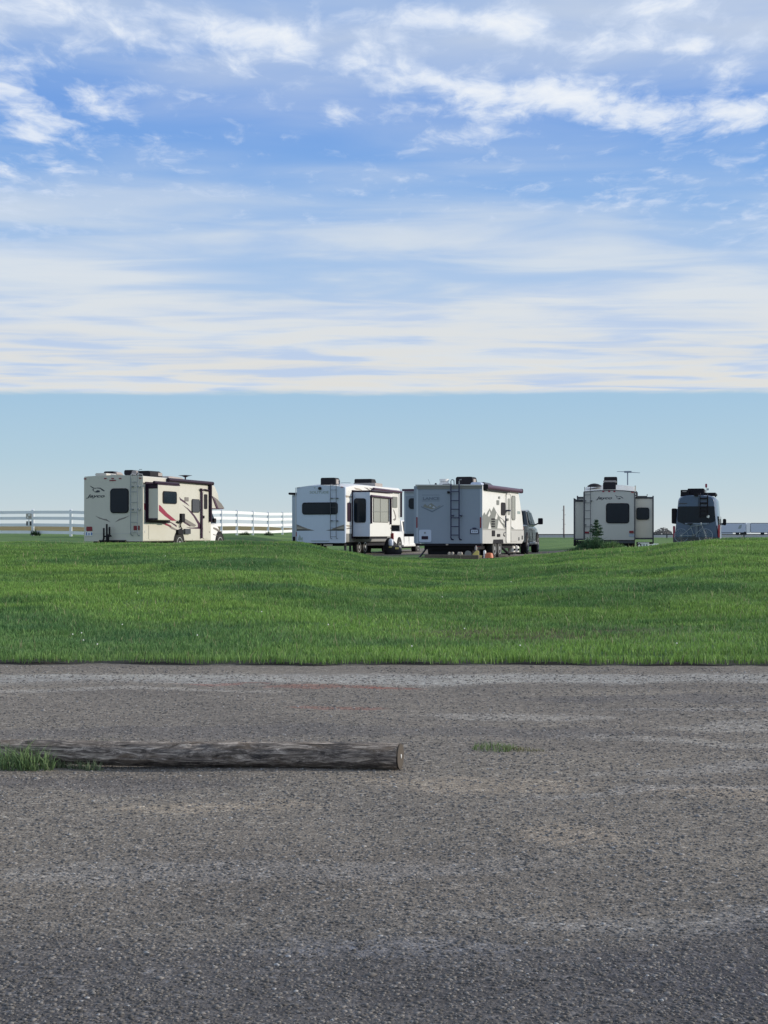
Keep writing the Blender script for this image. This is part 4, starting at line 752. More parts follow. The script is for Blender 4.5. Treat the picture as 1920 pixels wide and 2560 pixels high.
mb = MB(); mb.box(-h+.35, h-.3, .15, Le-.2, .34, z0+.01); mb.box(-h+.55, h-.45, .3, 4.6, .10, .36); mb.build('chassis', 'plastic_black', v.root)  # low black box also fills in the dark shade below frame and tanks
mb = MB(); mb.path([(-.6, Le-.1, .5), (0, Le+1.2, .5), (.6, Le-.1, .5)], .05); mb.path([(0, Le+1.1, .9), (0, Le+1.1, .05)], .035); mb.build('tow_tongue', 'plastic_black', v.root)
for k_, px in enumerate((1279, 1289)):
    cc = v.S_(px, 1373, h-.35); mb = MB(); mb.lathe([(.05, -.14), (.14, -.11), (.15, 0), (.14, .11), (.05, .15)], (h-.35, cc[0], cc[1]), 'z', 18); tk = mb.build('propane_tank', 'cone_white', v.root, smooth=True)
    mb = MB(); mb.box(h-.28, h-.18, cc[0]-.1, cc[0]-.03, cc[1]-.05, cc[1]+.03); mb.build('valve', 'plastic_black', tk)
mb = MB(); ya1 = v.S_(1258, 1366)[0]; ya2 = v.S_(1275, 1388, h+.6)[0]; mb.path([(h-.1, ya1, .42), (h+.1, ya1+.6, .12)], .05); mb.box(h-.05, h+.35, ya1+.2, ya1+.7, .12, .16); mb.build('folding_step', 'plastic_black', v.root)
for xx_ in (-h+.35, h-.3):
    mb = MB(); mb.path([(xx_, .5, .4), (xx_+(.15 if xx_ > 0 else -.25), .3, .03)], .035); mb.box(xx_-.1, xx_+.15, .2, .4, .0, .04); mb.build('stabilizer_jack', 'dark_metal', v.root)
LAN = v
# ================================================================== 4 cream fifth wheel on the right
v = Veh('fifth_wheel_trailer', 'cream fifth wheel trailer with slides open on both sides, seen straight from behind', 'camper trailer', 1587.8, 72, 9.4, 2.5, .80)
h = v.hw; z0 = v.R_(1530, 1350)[1]; z1 = v.R_(1530, 1228)[1]; zf = v.R_(1530, 1216, 4.5)[1]
v.body('body', 'warm_grey', [(0, h, h, z0, z1, .05, .05), (.1, h, h, z0, z1, .05, .05), (2.5, h, h, z0, z1+.12, .06, .08), (4.2, h, h, z0, zf-.02, .08, .1), (7, h, h, z0, zf+.03, .1, .12), (7.01, h-.01, h-.01, z0+.9, zf+.03, .1, .12), (9, h-.02, h-.02, z0+.9, zf, .2, .1), (9.8, h-.3, h-.4, z0+1.2, zf-.5, .4, .05)])
v.tubes('corner_trim', 'dark_metal', 'R', [[(1460.3, 1350), (1460.3, 1231)], [(1587, 1350), (1587, 1231)]], .035, gap=.0); v.tubes('roof_edge', 'dark_metal', 'R', [[(1460, 1229.5), (1490, 1226.8), (1524, 1225.6), (1560, 1226.6), (1587, 1229)]], .02, gap=.01)
v.tubes('roof_edge', 'warm_grey', 'R', [[(1588, 1234), (1588.5, 1214)]], .04, off=2, gap=0)
v.ladder(1461.5, 1476.2, 1220, 1345, (1237, 1257, 1276.5, 1296.7, 1317, 1334), 'dark_metal', r=.014, feet=(1252, 1312))
v.text('lettering', 'text_dark', 'R', 'Jayco', 1492, 1238.5, 1533, 1248, shear=.35, bold=.02); v.polys('emblem', 'text_dark', 'R', bird(1537, 1237.5, 1558.5, 1248.3))
for px in (1508.3, 1523, 1536): v.rect('marker_light', 'stripe_red', 'R', px-2.6, 1226.8, px+2.6, 1230, rad=.01)
v.rect('marker_light', 'bright_red', 'R', 1578, 1229, 1585, 1231.6, rad=.01); v.window('R', 1515, 1257.9, 1573.2, 1308.2, rad=.13, fr=2)
v.rect('tail_light', 'red_lens', 'R', 1461.9, 1328.8, 1472.8, 1333.8, out=.04, rad=.02); v.rect('tail_light', 'red_lens', 'R', 1573, 1327, 1584, 1333, out=.04, rad=.02); v.rect('license_plate', 'slide_grey', 'R', 1572.4, 1334.7, 1586, 1341.6, rad=.02)
v.rect('rear_bumper', 'dark_metal', 'R', 1467, 1352, 1586, 1358, out=.1, rad=.02)
mb = MB(); mb.box(-h+.15, h-.08, .1, 7, .22, z0+.01); mb.build('chassis', 'plastic_black', v.root)
o = v.roofbox('air_conditioner', 'ac_dark', 1507.4, 1206, 1539.5, 1221, 1.2, 2.0, .1, dz=.1); v.roofbox('cover_rim', 'ac_grey', 1508, 1201, 1541, 1205.6, 1.25, 2.1, .05, parent=o, rad=.03)
v.roofbox('air_conditioner', 'ac_dark', 1510, 1192, 1543, 1214, 5.6, 6.4, .1, dz=.3)
cxd, czd = v.R_(1486, 1217, 3); mb = MB(); mb.lathe([(.36, 0), (.34, .06), (.2, .14), (.05, .17)], (cxd, 3, czd), 'z', 20); mb.build('satellite_dish', 'ac_dark', v.root, smooth=True)
mb = MB(); xm_, zt_ = v.R_(1569, 1180, 4); xa = v.R_(1542, 1179, 4)[0]; xb_ = v.R_(1600, 1182, 4)[0]
mb.path([(xm_, 4, zf+.05), (xm_, 4, zt_)], .035); mb.path([(xa, 4, zt_+.03), (xm_-.1, 4, zt_+.01)], .012, r1=.02); mb.path([(xm_+.1, 4, zt_-.01), (xb_, 4, zt_-.05)], .02, r1=.012); mb.box(xm_-.17, xm_+.2, 3.95, 4.05, zt_-.04, zt_+.05); mb.build('antenna', 'antenna_grey', v.root)
# slides
def slide4(xA, xB, y0s, y1s, yt, yb, side):
    a = v.R_(xA, 1300, y0s)[0]; b_ = v.R_(xB, 1300, y0s)[0]; zb_ = v.R_(1530, yb, y0s)[1]; zt2 = v.R_(1530, yt, y0s)[1]
    mb = MB(); x_in, x_out = ((b_, a) if side < 0 else (a, b_)); mb.box(min(a, b_, side*h*.98), max(a, b_, side*h*.98), y0s, y1s, zb_, zt2); o = mb.build('slide_out', 'warm_grey', v.root, .02)
    mb = MB(); xo_ = x_out; t = .07
    mb.box(min(xo_, xo_-side*t), max(xo_, xo_-side*t), y0s-.03, y0s+.02, zb_-.25, zt2+.08); mb.box(min(a, b_), max(a, b_), y0s-.028, y0s+.02, zt2-.06, zt2+.03); mb.box(min(a, b_), max(a, b_), y0s-.026, y0s+.02, zb_-.03, zb_+.05)
    mb.build('seal_strip', 'dark_metal', o)
    mb = MB(); mb.box(min(a, b_)+.06, max(a, b_)-.06, y0s, y0s+.1, zb_-.28, zb_-.16); mb.build('slide_rail', 'plastic_black', o); return o
sA_ = slide4(1434, 1460, 1.2, 4.2, 1251, 1349, -1); slide4(1442, 1460, 4.5, 6.5, 1243, 1345, -1); sB_ = slide4(1588, 1634.5, 1.0, 4.6, 1244, 1347, 1)
v.window('R', 1591, 1268.9, 1623, 1299.2, off=.97, rad=.1, fr=1.4)
v.tubes('slide_awning', 'dark_metal', 'R', [[(1588, 1238), (1592, 1241), (1618, 1241), (1618, 1236)], [(1434, 1246), (1441, 1250), (1458, 1250)]], .03, off=1, gap=.05)
v.tubes('slide_leg', 'plastic_black', 'R', [[(1437, 1350), (1437, 1365)], [(1437, 1355), (1461, 1355)]], .07, off=1.2, gap=0)
v.tubes('awning_arm', 'dark_metal', 'R', [[(1589, 1229), (1592, 1232), (1592, 1242)]], .06, off=.8, gap=0)
for px in (1, 2): v.wheel(h-.12, 3.6+px*.95, .38, .24); v.wheel(-h+.12, 3.6+px*.95, .38, .24, side=-1)
mb = MB(); mb.box(h-.4, h-.3, 1.5, 1.6, .03, z0); mb.box(-h+.3, -h+.4, 1.5, 1.6, .03, z0); mb.box(h-.4, h-.3, 6.5, 6.6, .03, z0); mb.build('landing_leg', 'dark_metal', v.root)
# white tow dolly on the grass beside it
tw = empty('tow_dolly', (10.55, 60, float(gz(10.55, 60))+.02), -.12, label='low white metal hand dolly lying on the grass between the cream trailer and the van', cat='dolly'); tw.scale = (.47, .47, .6)
mb = MB(); mb.box(-.55, .75, -.4, -.25, .16, .30); mb.box(-.55, .75, .6, .75, .16, .28); mb.box(-.1, .0, -.4, .7, .17, .27); mb.box(.6, .7, -.4, .7, .17, .29); mb.path([(.7, .1, .24), (1.5, -.2, .2), (1.95, -.35, .12)], .05); mb.box(.75, 1.2, -.3, -.1, .14, .34); mb.build('frame', 'bright_white', tw, .02)
mb = MB(); mb.box(-.55, .4, -.42, -.2, .33, .40); mb.build('fender', 'bright_white', tw, .02)
mb = MB(); mb.lathe([(.09, -.06), (.18, -.06), (.19, 0), (.18, .06), (.09, .06)], (-.45, -.5, .19), 'y', 20); wh = mb.build('wheel', 'rubber', tw); mb = MB(); mb.lathe([(.095, -.065), (.08, -.075), (.02, -.08)], (-.45, -.5, .19), 'y', 16); mb.build('rim', 'cone_white', wh)
mb = MB(); mb.lathe([(.09, -.06), (.18, -.06), (.19, 0), (.18, .06), (.09, .06)], (-.45, .5, .19), 'y', 20); mb.build('wheel', 'rubber', tw)
mb = MB(); mb.box(-.08, .0, -.43, -.4, .18, .28); mb.box(.15, .24, -.43, -.4, .18, .28); mb.box(.4, .62, -.43, -.4, .2, .25); mb.build('strap', 'dark_metal', tw)
# ================================================================== 5 blue camper van
v = Veh('camper_van', 'dark blue high-roof camper van with a bicycle rack and black roof boxes behind the berm', 'van', 1799, 66, 14.5, 2.02, .46)
h = v.hw; z1 = v.R_(1740, 1240)[1]
v.body('body', 'van_blue', [(0, h-.03, h-.25, .35, z1-.02, .25, .03), (.10, h+.01, h-.2, .35, z1+.01, .25, .03), (3.5, h+.01, h-.17, .35, z1+.03, .25, .03), (4.6, h+.01, h-.16, .35, z1-.03, .2, .03), (5.3, h, h-.22, .35, z1-.55, .3, .03), (5.7, h, h-.2, .35, 1.35, .2, .03), (6.6, h-.05, h-.2, .35, 1.15, .2, .03), (6.85, h-.2, h-.35, .4, .9, .15, .02)])
w_ = v.polys('window', 'glass', 'R', [[(1695, 1267.5), (1698, 1266), (1784, 1265.5), (1786.4, 1267), (1788.5, 1300), (1786, 1304), (1770, 1309), (1742, 1311.5), (1714, 1311), (1696, 1305), (1693, 1301)]], out=.015)
v.polys('door_seam', 'plastic_black', 'R', [[(1746, 1244), (1747, 1244), (1747, 1266), (1746, 1266)], [(1746, 1311), (1747, 1311), (1747, 1350), (1746, 1350)]], out=.004)
v.text('lettering', 'text_dark', 'R', 'STORMY', 1697.5, 1257.4, 1717.6, 1260.4) if False else v.polys('lettering', 'text_dark', 'R', [[(1697.5, 1257.6), (1717.6, 1257.6), (1717.6, 1260.2), (1697.5, 1260.2)]])
v.rect('tail_light', 'stripe_red', 'R', 1682.4, 1315, 1688, 1352, out=.03, rad=.03); v.rect('tail_light', 'bright_red', 'R', 1795, 1312, 1800, 1344, out=.03, rad=.03)
mb = MB(); ty = v.S_(1802.5, 1325)[0]; mb.box(h-.01, h+.012, .0, .28, v.R_(1799, 1345)[1], v.R_(1799, 1312)[1]); mb.build('tail_light', 'bright_red', v.root, .01)
xr = v.R_(1750, 1240, -.1)[0]; xr_b = v.R_(1768.3, 1240, -.1)[0]; mb = MB()
for x_ in (xr, xr_b): mb.path([(x_, -.06, v.R_(1750, 1293, -.1)[1]), (x_, -.1, v.R_(1750, 1290, -.1)[1]), (x_, -.1, z1), (x_, .3, z1+.12)], .022)
for yr in (1246, 1258, 1268, 1277, 1288): z_ = v.R_(1750, yr, -.1)[1]; mb.box(xr, xr_b, -.16, -.06, z_-.035, z_+.035)
mb.build('ladder', 'plastic_black', v.root)
rk = v.roofbox('roof_box', 'plastic_black', 1701.4, 1224.6, 1722, 1240, .4, 2.2, .06, rad=.03, dz=.05); v.roofbox('roof_box', 'plastic_black', 1719, 1221, 1760, 1237, .6, 2.6, .08, rad=.04, dz=.05)
v.roofbox('solar_panel', 'plastic_black', 1757, 1231.5, 1789, 1237.5, .8, 3.2, .02, rad=.01); v.tubes('roof_rack', 'plastic_black', 'R', [[(1701, 1238.5), (1786, 1238.5), (1790, 1243)]], .03, gap=-.4)
v.rect('reflector', 'ac_grey', 'R', 1706, 1227.5, 1716, 1230, off=.38, rad=.01); v.rect('spare_light', 'plastic_black', 'R', 1735, 1232, 1747, 1241.5, off=0, out=.12, rad=.08)
v.tubes('flag_pole', 'plastic_black', 'R', [[(1769.5, 1240), (1769.5, 1300)]], .015, gap=.12); v.tubes('flag_pole', 'cone_white', 'R', [[(1766.5, 1231), (1766, 1219)]], .018, gap=.1); v.rect('marker_flag', 'stripe_red', 'R', 1763, 1209.5, 1768, 1219, off=-.08, out=.05, rad=.03); v.rect('whip_base', 'antenna_grey', 'R', 1768, 1220.5, 1771.6, 1226, off=-.1, rad=.02)
v.rect('sticker', 'cone_white', 'R', 1767, 1288, 1773.5, 1295, off=-.12, out=.01, rad=.04)
mb = MB(); a = v.R_(1679, 1290, .7)[0]; mb.prism(rrect(a, v.R_(1680, 1309, .7)[1], -h+.1, v.R_(1680, 1271, .7)[1], .05), 'y', .7, 4.2); mb.build('side_awning', 'plastic_black', v.root, smooth=True)
mb = MB(); mx_ = v.R_(1807, 1305, 5.2)[0]; mx2 = v.R_(1815.5, 1305, 5.2)[0]; mb.prism(rrect(mx_, v.R_(1800, 1313.5, 5.2)[1], mx2, v.R_(1800, 1297, 5.2)[1], .06), 'y', 5.2, 5.35); mb.path([(h-.05, 5.3, v.R_(1800, 1311, 5.2)[1]), (mx_+.03, 5.28, v.R_(1800, 1309, 5.2)[1])], .04); mb.build('side_mirror', 'plastic_black', v.root)
mb = MB(); mb.prism([(.9, 1.35), (4.9, 1.35), (4.5, 1.95), (.9, 1.95)], 'x', h-.08, h-.055); mb.build('window', 'glass', v.root)
for yq in (1.3, 5.7): v.wheel(h-.1, yq, .36, .22); v.wheel(-h+.1, yq, .36, .22, side=-1)
v.rect('rear_bumper', 'dark_metal', 'R', 1683, 1343, 1800, 1360, out=.1, rad=.05)
# bicycle hanging on the rack
bz = .72; bx = v.R_(1703, 1339, -.35)[0]; bx2 = v.R_(1764, 1335, -.35)[0]; zA_ = v.R_(1703, 1339, -.35)[1]
wpt = lambda x, y, z: (v.O[0]+v.r[0]*x+v.h[0]*y, v.O[1]+v.r[1]*x+v.h[1]*y, z)
bk = empty('bicycle', wpt((bx+bx2)/2, -.35, v.zg+zA_-.31), -R(14.5), label='pale grey bicycle hung across the back doors of the blue van', cat='bicycle')
hx = (bx2-bx)/2
for sx_ in (-1, 1):
    mb = MB(); pts = [(sx_*hx+.30*math.cos(a), 0, .31+.30*math.sin(a)) for a in np.linspace(0, 2*PI, 28)]; mb.path(pts, .017); w_ = mb.build('wheel', 'antenna_grey', bk, smooth=True)
    mb = MB()
    for k in range(9): a = k*PI/9; mb.path([(sx_*hx+.29*math.cos(a), 0, .31+.29*math.sin(a)), (sx_*hx-.29*math.cos(a), 0, .31-.29*math.sin(a))], .0025, 4)
    mb.lathe([(.03, -.03), (.03, .03)], (sx_*hx, 0, .31), 'y', 10); mb.build('spokes', 'metal', w_)
mb = MB(); bb = (.02, 0, .30); seat = (-.12, 0, .72); hd = (.36, 0, .78); hb = (.40, 0, .66)
for a_, b_ in ((bb, seat), (bb, hb), (seat, hd), ((-hx, 0, .31), bb), ((-hx, 0, .31), (-.1, 0, .66)), (hd, (.46, 0, .5)), ((.44, 0, .55), (hx, 0, .31))): mb.path([a_, b_], .016)
mb.build('frame', 'ladder_grey', bk, smooth=True)
mb = MB(); mb.path([seat, (-.14, 0, .82)], .013); mb.box(-.26, -.03, -.06, .06, .82, .86); mb.build('saddle', 'plastic_black', bk); mb = MB(); mb.path([(.34, 0, .78), (.34, 0, .86)], .013); mb.path([(.34, -.28, .88), (.34, 0, .86), (.34, .28, .88)], .014); mb.build('handlebar', 'cone_white', bk)
mb = MB(); mb.lathe([(.09, -.01), (.09, .01)], bb, 'y', 16); mb.path([(.02, -.05, .30), (.1, -.05, .18)], .012); mb.build('crank', 'dark_metal', bk)
mb = MB(); zr_ = v.R_(1740, 1309, -.3)[1]; mb.path([(-.5, 0, zr_), (.55, 0, zr_)], .035); mb.path([(0, 0, zr_), (0, -.0, .45)], .05); mb.box(-.35, .45, -.32, -.2, zr_-.04, zr_+.03)
mb.path([(0, -.25, zr_), (0, 0, zr_-.02)], .03); mb.build('bike_rack', 'antenna_grey', v.root)
# ================================================================== pickups
def pickup(name, label, cpx, D, th, zg, paint, sill):
    v = Veh(name, label, 'pickup truck', cpx, D, th, 2.02, zg); h = v.hw
    v.body('body', paint, [(0, h-.03, h-.05, .52, 1.22, .08, 0), (.12, h, h-.03, .5, 1.25, .08, 0), (2.0, h, h-.03, .48, 1.25, .08, 0), (2.05, h, h-.03, .48, 1.22, .08, .02), (4.3, h, h-.03, .48, 1.2, .1, .03), (5.2, h, h-.05, .48, 1.16, .16, .05), (5.75, h-.04, h-.12, .5, 1.06, .16, .05), (5.92, h-.14, h-.25, .52, .9, .1, .03)])
    mb = MB(); mb.loops([[(-h+.06, 2.05, 1.2), (h-.06, 2.05, 1.2), (h-.2, 2.2, 1.86), (-h+.2, 2.2, 1.86)], [(-h+.05, 3.2, 1.19), (h-.05, 3.2, 1.19), (h-.2, 3.2, 1.92), (-h+.2, 3.2, 1.92)], [(-h+.07, 4.5, 1.19), (h-.07, 4.5, 1.19), (h-.22, 3.75, 1.88), (-h+.22, 3.75, 1.88)]])
    mb.build('cab', paint, v.root, .05)
    def sidewin(y0, y1, t0, t1):
        for s_ in (1, -1):
            a = h-.048; c_ = h-.188; mb = MB(); mb.loops([[(s_*(a-.02), y0, 1.27), (s_*(a-.02), y1, 1.27), (s_*(c_-.005), t1, 1.8), (s_*(c_-.005), t0, 1.8)], [(s_*(a+.012), y0, 1.27), (s_*(a+.012), y1, 1.27), (s_*(c_+.03), t1, 1.8), (s_*(c_+.03), t0, 1.8)]]); mb.build('window', 'glass', v.root)
    sidewin(2.25, 3.05, 2.38, 3.05); sidewin(3.15, 4.28, 3.15, 3.74)
    mb = MB(); mb.loops([[(-h+.25, 2.055, 1.27), (h-.25, 2.055, 1.27), (h-.32, 2.17, 1.8), (-h+.32, 2.17, 1.8)], [(-h+.25, 2.03, 1.27), (h-.25, 2.03, 1.27), (h-.32, 2.15, 1.8), (-h+.32, 2.15, 1.8)]]); mb.build('rear_window', 'glass', v.root)
    mb = MB(); mb.loops([[(-h+.14, 4.45, 1.24), (h-.14, 4.45, 1.24), (h-.27, 3.8, 1.84), (-h+.27, 3.8, 1.84)], [(-h+.14, 4.52, 1.22), (h-.14, 4.52, 1.22), (h-.27, 3.84, 1.85), (-h+.27, 3.84, 1.85)]]); mb.build('windshield', 'glass', v.root)
    for s_ in (1, -1):
        mb = MB(); mb.prism(rrect(s_*(h+.12) if s_ > 0 else s_*(h+.34), 1.28, s_*(h+.34) if s_ > 0 else s_*(h+.12), 1.56, .04), 'y', 4.05, 4.15); mb.path([(s_*(h-.06), 4.2, 1.25), (s_*(h+.16), 4.1, 1.34)], .03); mb.build('side_mirror', 'plastic_black', v.root)
        for yq in (1.15, 4.85):
            mb = MB(); mb.lathe([(.50, -.25 if s_ > 0 else .25), (.50, s_*.006)], (s_*h, yq, .44), 'x', 24); mb.build('wheel_arch', 'plastic_black', v.root); v.wheel(s_*(h-.1), yq, .41, .26, side=s_)
        mb = MB(); mb.box(min(s_*(h-.06), s_*(h+.07)), max(s_*(h-.06), s_*(h+.07)), 1.8, 4.2, .40, .50); mb.build('running_board', sill, v.root, .02)
        mb = MB(); mb.box(min(s_*(h-.16), s_*(h-.01)), max(s_*(h-.16), s_*(h-.01)), -.015, .12, .8, 1.15); mb.build('tail_light', 'red_lens', v.root, .01)
        for yq in (2.95, 3.95): mb = MB(); mb.box(min(s_*h, s_*(h+.03)), max(s_*h, s_*(h+.03)), yq-.2, yq, 1.03, 1.07); mb.build('door_handle', paint if sill != 'metal' else 'metal', v.root)
        mb = MB(); mb.box(min(s_*(h-.01), s_*(h+.003)), max(s_*(h-.01), s_*(h+.003)), 3.095, 3.11, .5, 1.18); mb.box(min(s_*(h-.01), s_*(h+.003)), max(s_*(h-.01), s_*(h+.003)), 2.1, 2.112, .5, 1.18); mb.build('door_seam', 'plastic_black', v.root)
    mb = MB(); mb.box(-h+.05, h-.05, -.18, .02, .48, .66); mb.build('rear_bumper', 'metal', v.root, .03); mb = MB(); mb.box(-h+.1, h-.1, 5.85, 6.02, .45, .62); mb.build('front_bumper', 'metal', v.root, .03)
    mb = MB(); mb.box(-h+.2, h-.2, .3, 5.6, .3, .52); mb.build('chassis', 'plastic_black', v.root); return v
pickup('pickup_truck', 'white pickup truck hitched to the white fifth wheel, partly behind the short trailer', 983.5, 80.6, 17, .50, 'truck_white', 'truck_white')
dk = pickup('pickup_truck', 'dark grey pickup truck parked ahead of the short white travel trailer', 1309.5, 64.8, 13, .70, 'truck_grey', 'metal')
dk.root.scale = (1, 1, 1.05)
# ================================================================== small things round the trailers
def P2(px, D, dz=0): x = (px-CX)/F*D; return (x, D, float(gz(x, D))+.02+dz)
t = empty('gear_pile', P2(982, 76.5), 0, label='black tarp-covered pile of camp gear with a white bag beside the white trailer', cat='camp gear')
mb = MB(); L_ = []
for k, (z, w) in enumerate([(0, .48), (.15, .55), (.35, .5), (.6, .34), (.8, .2), (.92, .05)]): L_.append([((w*(1+.15*math.sin(3*a+k)))*math.cos(a)-.12*z, w*.7*(1+.15*math.cos(2*a+k))*math.sin(a), z) for a in np.linspace(0, 2*PI, 18)[:-1]]); L_[-1] = [(x*.85-.1*z, y, z*.95) for x, y, z in L_[-1]]
mb.loops(L_); mb.build('tarp', 'bag_black', t, smooth=True)
mb = MB(); mb.lathe([(.05, -.2), (.12, -.14), (.13, .08), (.08, .18), (.02, .2)], (-.1, -.4, .62), 'z', 14); mb.build('white_bag', 'shaded_white', t, smooth=True)
mb = MB(); mb.box(.12, .3, -.45, -.4, .28, .38); mb.box(-.2, -.06, -.45, -.4, .36, .42); mb.build('strap', 'yellow_plastic', t)
t = empty('chock_pile', P2(1189, 52.2), 0, label='yellow plastic leveling blocks with a bottle beside the rear corner of the short trailer', cat='leveling blocks')
mb = MB(); mb.prism([(-.1, 0), (.12, 0), (.12, .24), (.04, .26), (-.1, .12)], 'y', 0, .2); mb.box(-.05, .2, -.22, -.02, 0, .08); mb.build('block', 'yellow_plastic', t, .01)
mb = MB(); mb.lathe([(.04, 0), (.045, .1), (.02, .14), (.02, .17)], (.02, .1, .26), 'z', 12); mb.build('bottle', 'ac_grey', t, smooth=True)
mb = MB(); mb.lathe([(.05, -.06), (.12, -.06), (.12, .06), (.05, .06)], (-.26, .1, .13), 'y', 18); mb.build('hose_coil', 'mount_grey', t)
t = empty('board_stack', P2(1143, 52.4), .03, label='stack of pale boards with small jars on top under the short trailer', cat='boards')
mb = MB(); mb.box(-.55, .35, -.1, .1, 0, .05); mb.box(-.35, .42, -.08, .12, .052, .10); mb.build('board', 'pale_wood', t)
for x_ in (-.28, -.16, .06, .14):
    mb = MB(); mb.lathe([(.05, 0), (.055, .05), (.035, .09), (.01, .1)], (x_, 0, .102), 'z', 12); mb.build('jar', 'stripe_tan', t, smooth=True)
t = empty('bucket', P2(1223, 51.6), 0, label='orange bucket with a white bottle standing by the trailer wheels', cat='bucket')
mb = MB(); mb.lathe([(.15, 0), (.13, .12), (.11, .17), (.06, .18)], (0, 0, 0), 'z', 18); mb.build('tub', 'orange', t, smooth=True)
mb = MB(); mb.lathe([(.045, 0), (.05, .1), (.03, .14), (.02, .15)], (-.15, .1, .12), 'z', 12); mb.lathe([(.04, 0), (.04, .12)], (-.15, .1, 0), 'z', 10); mb.build('bottle', 'cone_white', t, smooth=True)
mb = MB(); x0_ = P2(1062, 50.7); x1_ = P2(1197, 50.3)
for (a, b_, r_, lab) in ((P2(1062, 49.9), P2(1150, 49.7), .075, 'grey weathered timber edging the gravel pad behind the short trailer'), (P2(1152, 49.7), P2(1197, 49.6), .09, 'brown timber stub at the right end of the pad edging')):
    dv = Vector(b_)-Vector(a); lo_ = empty('edging_timber', a, math.atan2(dv.y, dv.x), label=lab, cat='timber', group='timbers edging the gravel pad')
    mb = MB(); mb.prism(rrect(-r_, -.06, r_, r_*1.6, .02), 'x', 0, dv.length); mb.build('timber', 'brown_wood', lo_, .015)
# ================================================================== white vinyl fence
def fence(pts, label, n_per, group):
    rt = empty('white_fence', (*pts[0], float(gz(*pts[0]))), 0, label=label, cat='fence', group=group); ox, oy, oz = rt.location
    P_ = []
    for (a, b_, n_) in zip(pts[:-1], pts[1:], n_per):
        for k in range(n_): t = k/n_; P_.append((a[0]+(b_[0]-a[0])*t, a[1]+(b_[1]-a[1])*t))
    P_.append(pts[-1]); rail = MB()
    for i, (x, y) in enumerate(P_):
        z = float(gz(x, y)); mb = MB(); a = .065; q = (x-ox, y-oy, z-oz)
        mb.box(q[0]-a, q[0]+a, q[1]-a, q[1]+a, q[2]-.1, q[2]+1.42); mb.loops([[(q[0]-a-.01, q[1]-a-.01, q[2]+1.42), (q[0]+a+.01, q[1]-a-.01, q[2]+1.42), (q[0]+a+.01, q[1]+a+.01, q[2]+1.42), (q[0]-a-.01, q[1]+a+.01, q[2]+1.42)], [(q[0]-.01, q[1]-.01, q[2]+1.48), (q[0]+.01, q[1]-.01, q[2]+1.48), (q[0]+.01, q[1]+.01, q[2]+1.48), (q[0]-.01, q[1]+.01, q[2]+1.48)]])
        mb.build('post', 'fence_white', rt)
        if i < len(P_)-1:
            x2, y2 = P_[i+1]; z2 = float(gz(x2, y2)); d = Vector((x2-x, y2-y, 0)).normalized(); nx_, ny_ = -d.y*.02, d.x*.02
            for hz in (.20, .60, .97, 1.30):
                for s_ in (0,):
                    A_ = Vector((q[0], q[1], q[2]+hz))+d*a; B_ = Vector((x2-ox, y2-oy, z2-oz+hz))-d*a
                    rail.loops([[(p.x-nx_, p.y-ny_, p.z-.082) for p in (A_,)]+[(A_.x+nx_, A_.y+ny_, A_.z-.082), (A_.x+nx_, A_.y+ny_, A_.z+.082), (A_.x-nx_, A_.y-ny_, A_.z+.082)],
                                [(B_.x-nx_, B_.y-ny_, B_.z-.082), (B_.x+nx_, B_.y+ny_, B_.z-.082), (B_.x+nx_, B_.y+ny_, B_.z+.082), (B_.x-nx_, B_.y-ny_, B_.z+.082)]])
    rail.build('rails', 'fence_white', rt); return rt
pl_ = lambda px, D: ((px-CX)/F*D, D)
fence([pl_(-110, 86.5), pl_(82, 82), pl_(177, 79.6), pl_(272, 77.4), pl_(385, 75)], 'white four-rail vinyl fence in shade running left of the cream motorhome', [2, 1, 1, 1], 'white vinyl fences')
fence([(-11.65, 75.3), pl_(514, 79.5), pl_(553, 82), pl_(592, 85), pl_(632, 88), pl_(670, 91), pl_(706, 94), pl_(742, 97)], 'sunlit white four-rail vinyl fence between the motorhome and the long white trailer', [2, 1, 1, 1, 1, 1, 1], 'white vinyl fences')
fx, fy = pl_(73, 82.0); fz = float(gz(fx, fy))
t = empty('fence_sign', (fx, fy-.1, fz), 0, label='small tan notice above a dark and white notice on the left fence', cat='sign')
mb = MB(); mb.box(-.15, .15, 0, .02, .95, 1.22); mb.build('upper_board', 'stripe_tan', t); mb = MB(); mb.box(-.14, .14, 0, .02, .56, .80); lb = mb.build('lower_board', 'stripe_black', t)
mb = MB(); mb.box(-.05, .05, -.006, .0, .56, .80); mb.build('pale_stripe', 'cone_white', lb)
mb = MB(); mb.box(-.05, .09, -.006, .0, 1.1, 1.19); mb.box(-.1, -.02, -.006, 0, .99, 1.06); mb.build('print', 'cone_white', t); mb = MB(); mb.box(-.02, .02, .02, .05, .5, 1.24); mb.build('stake', 'metal', t)
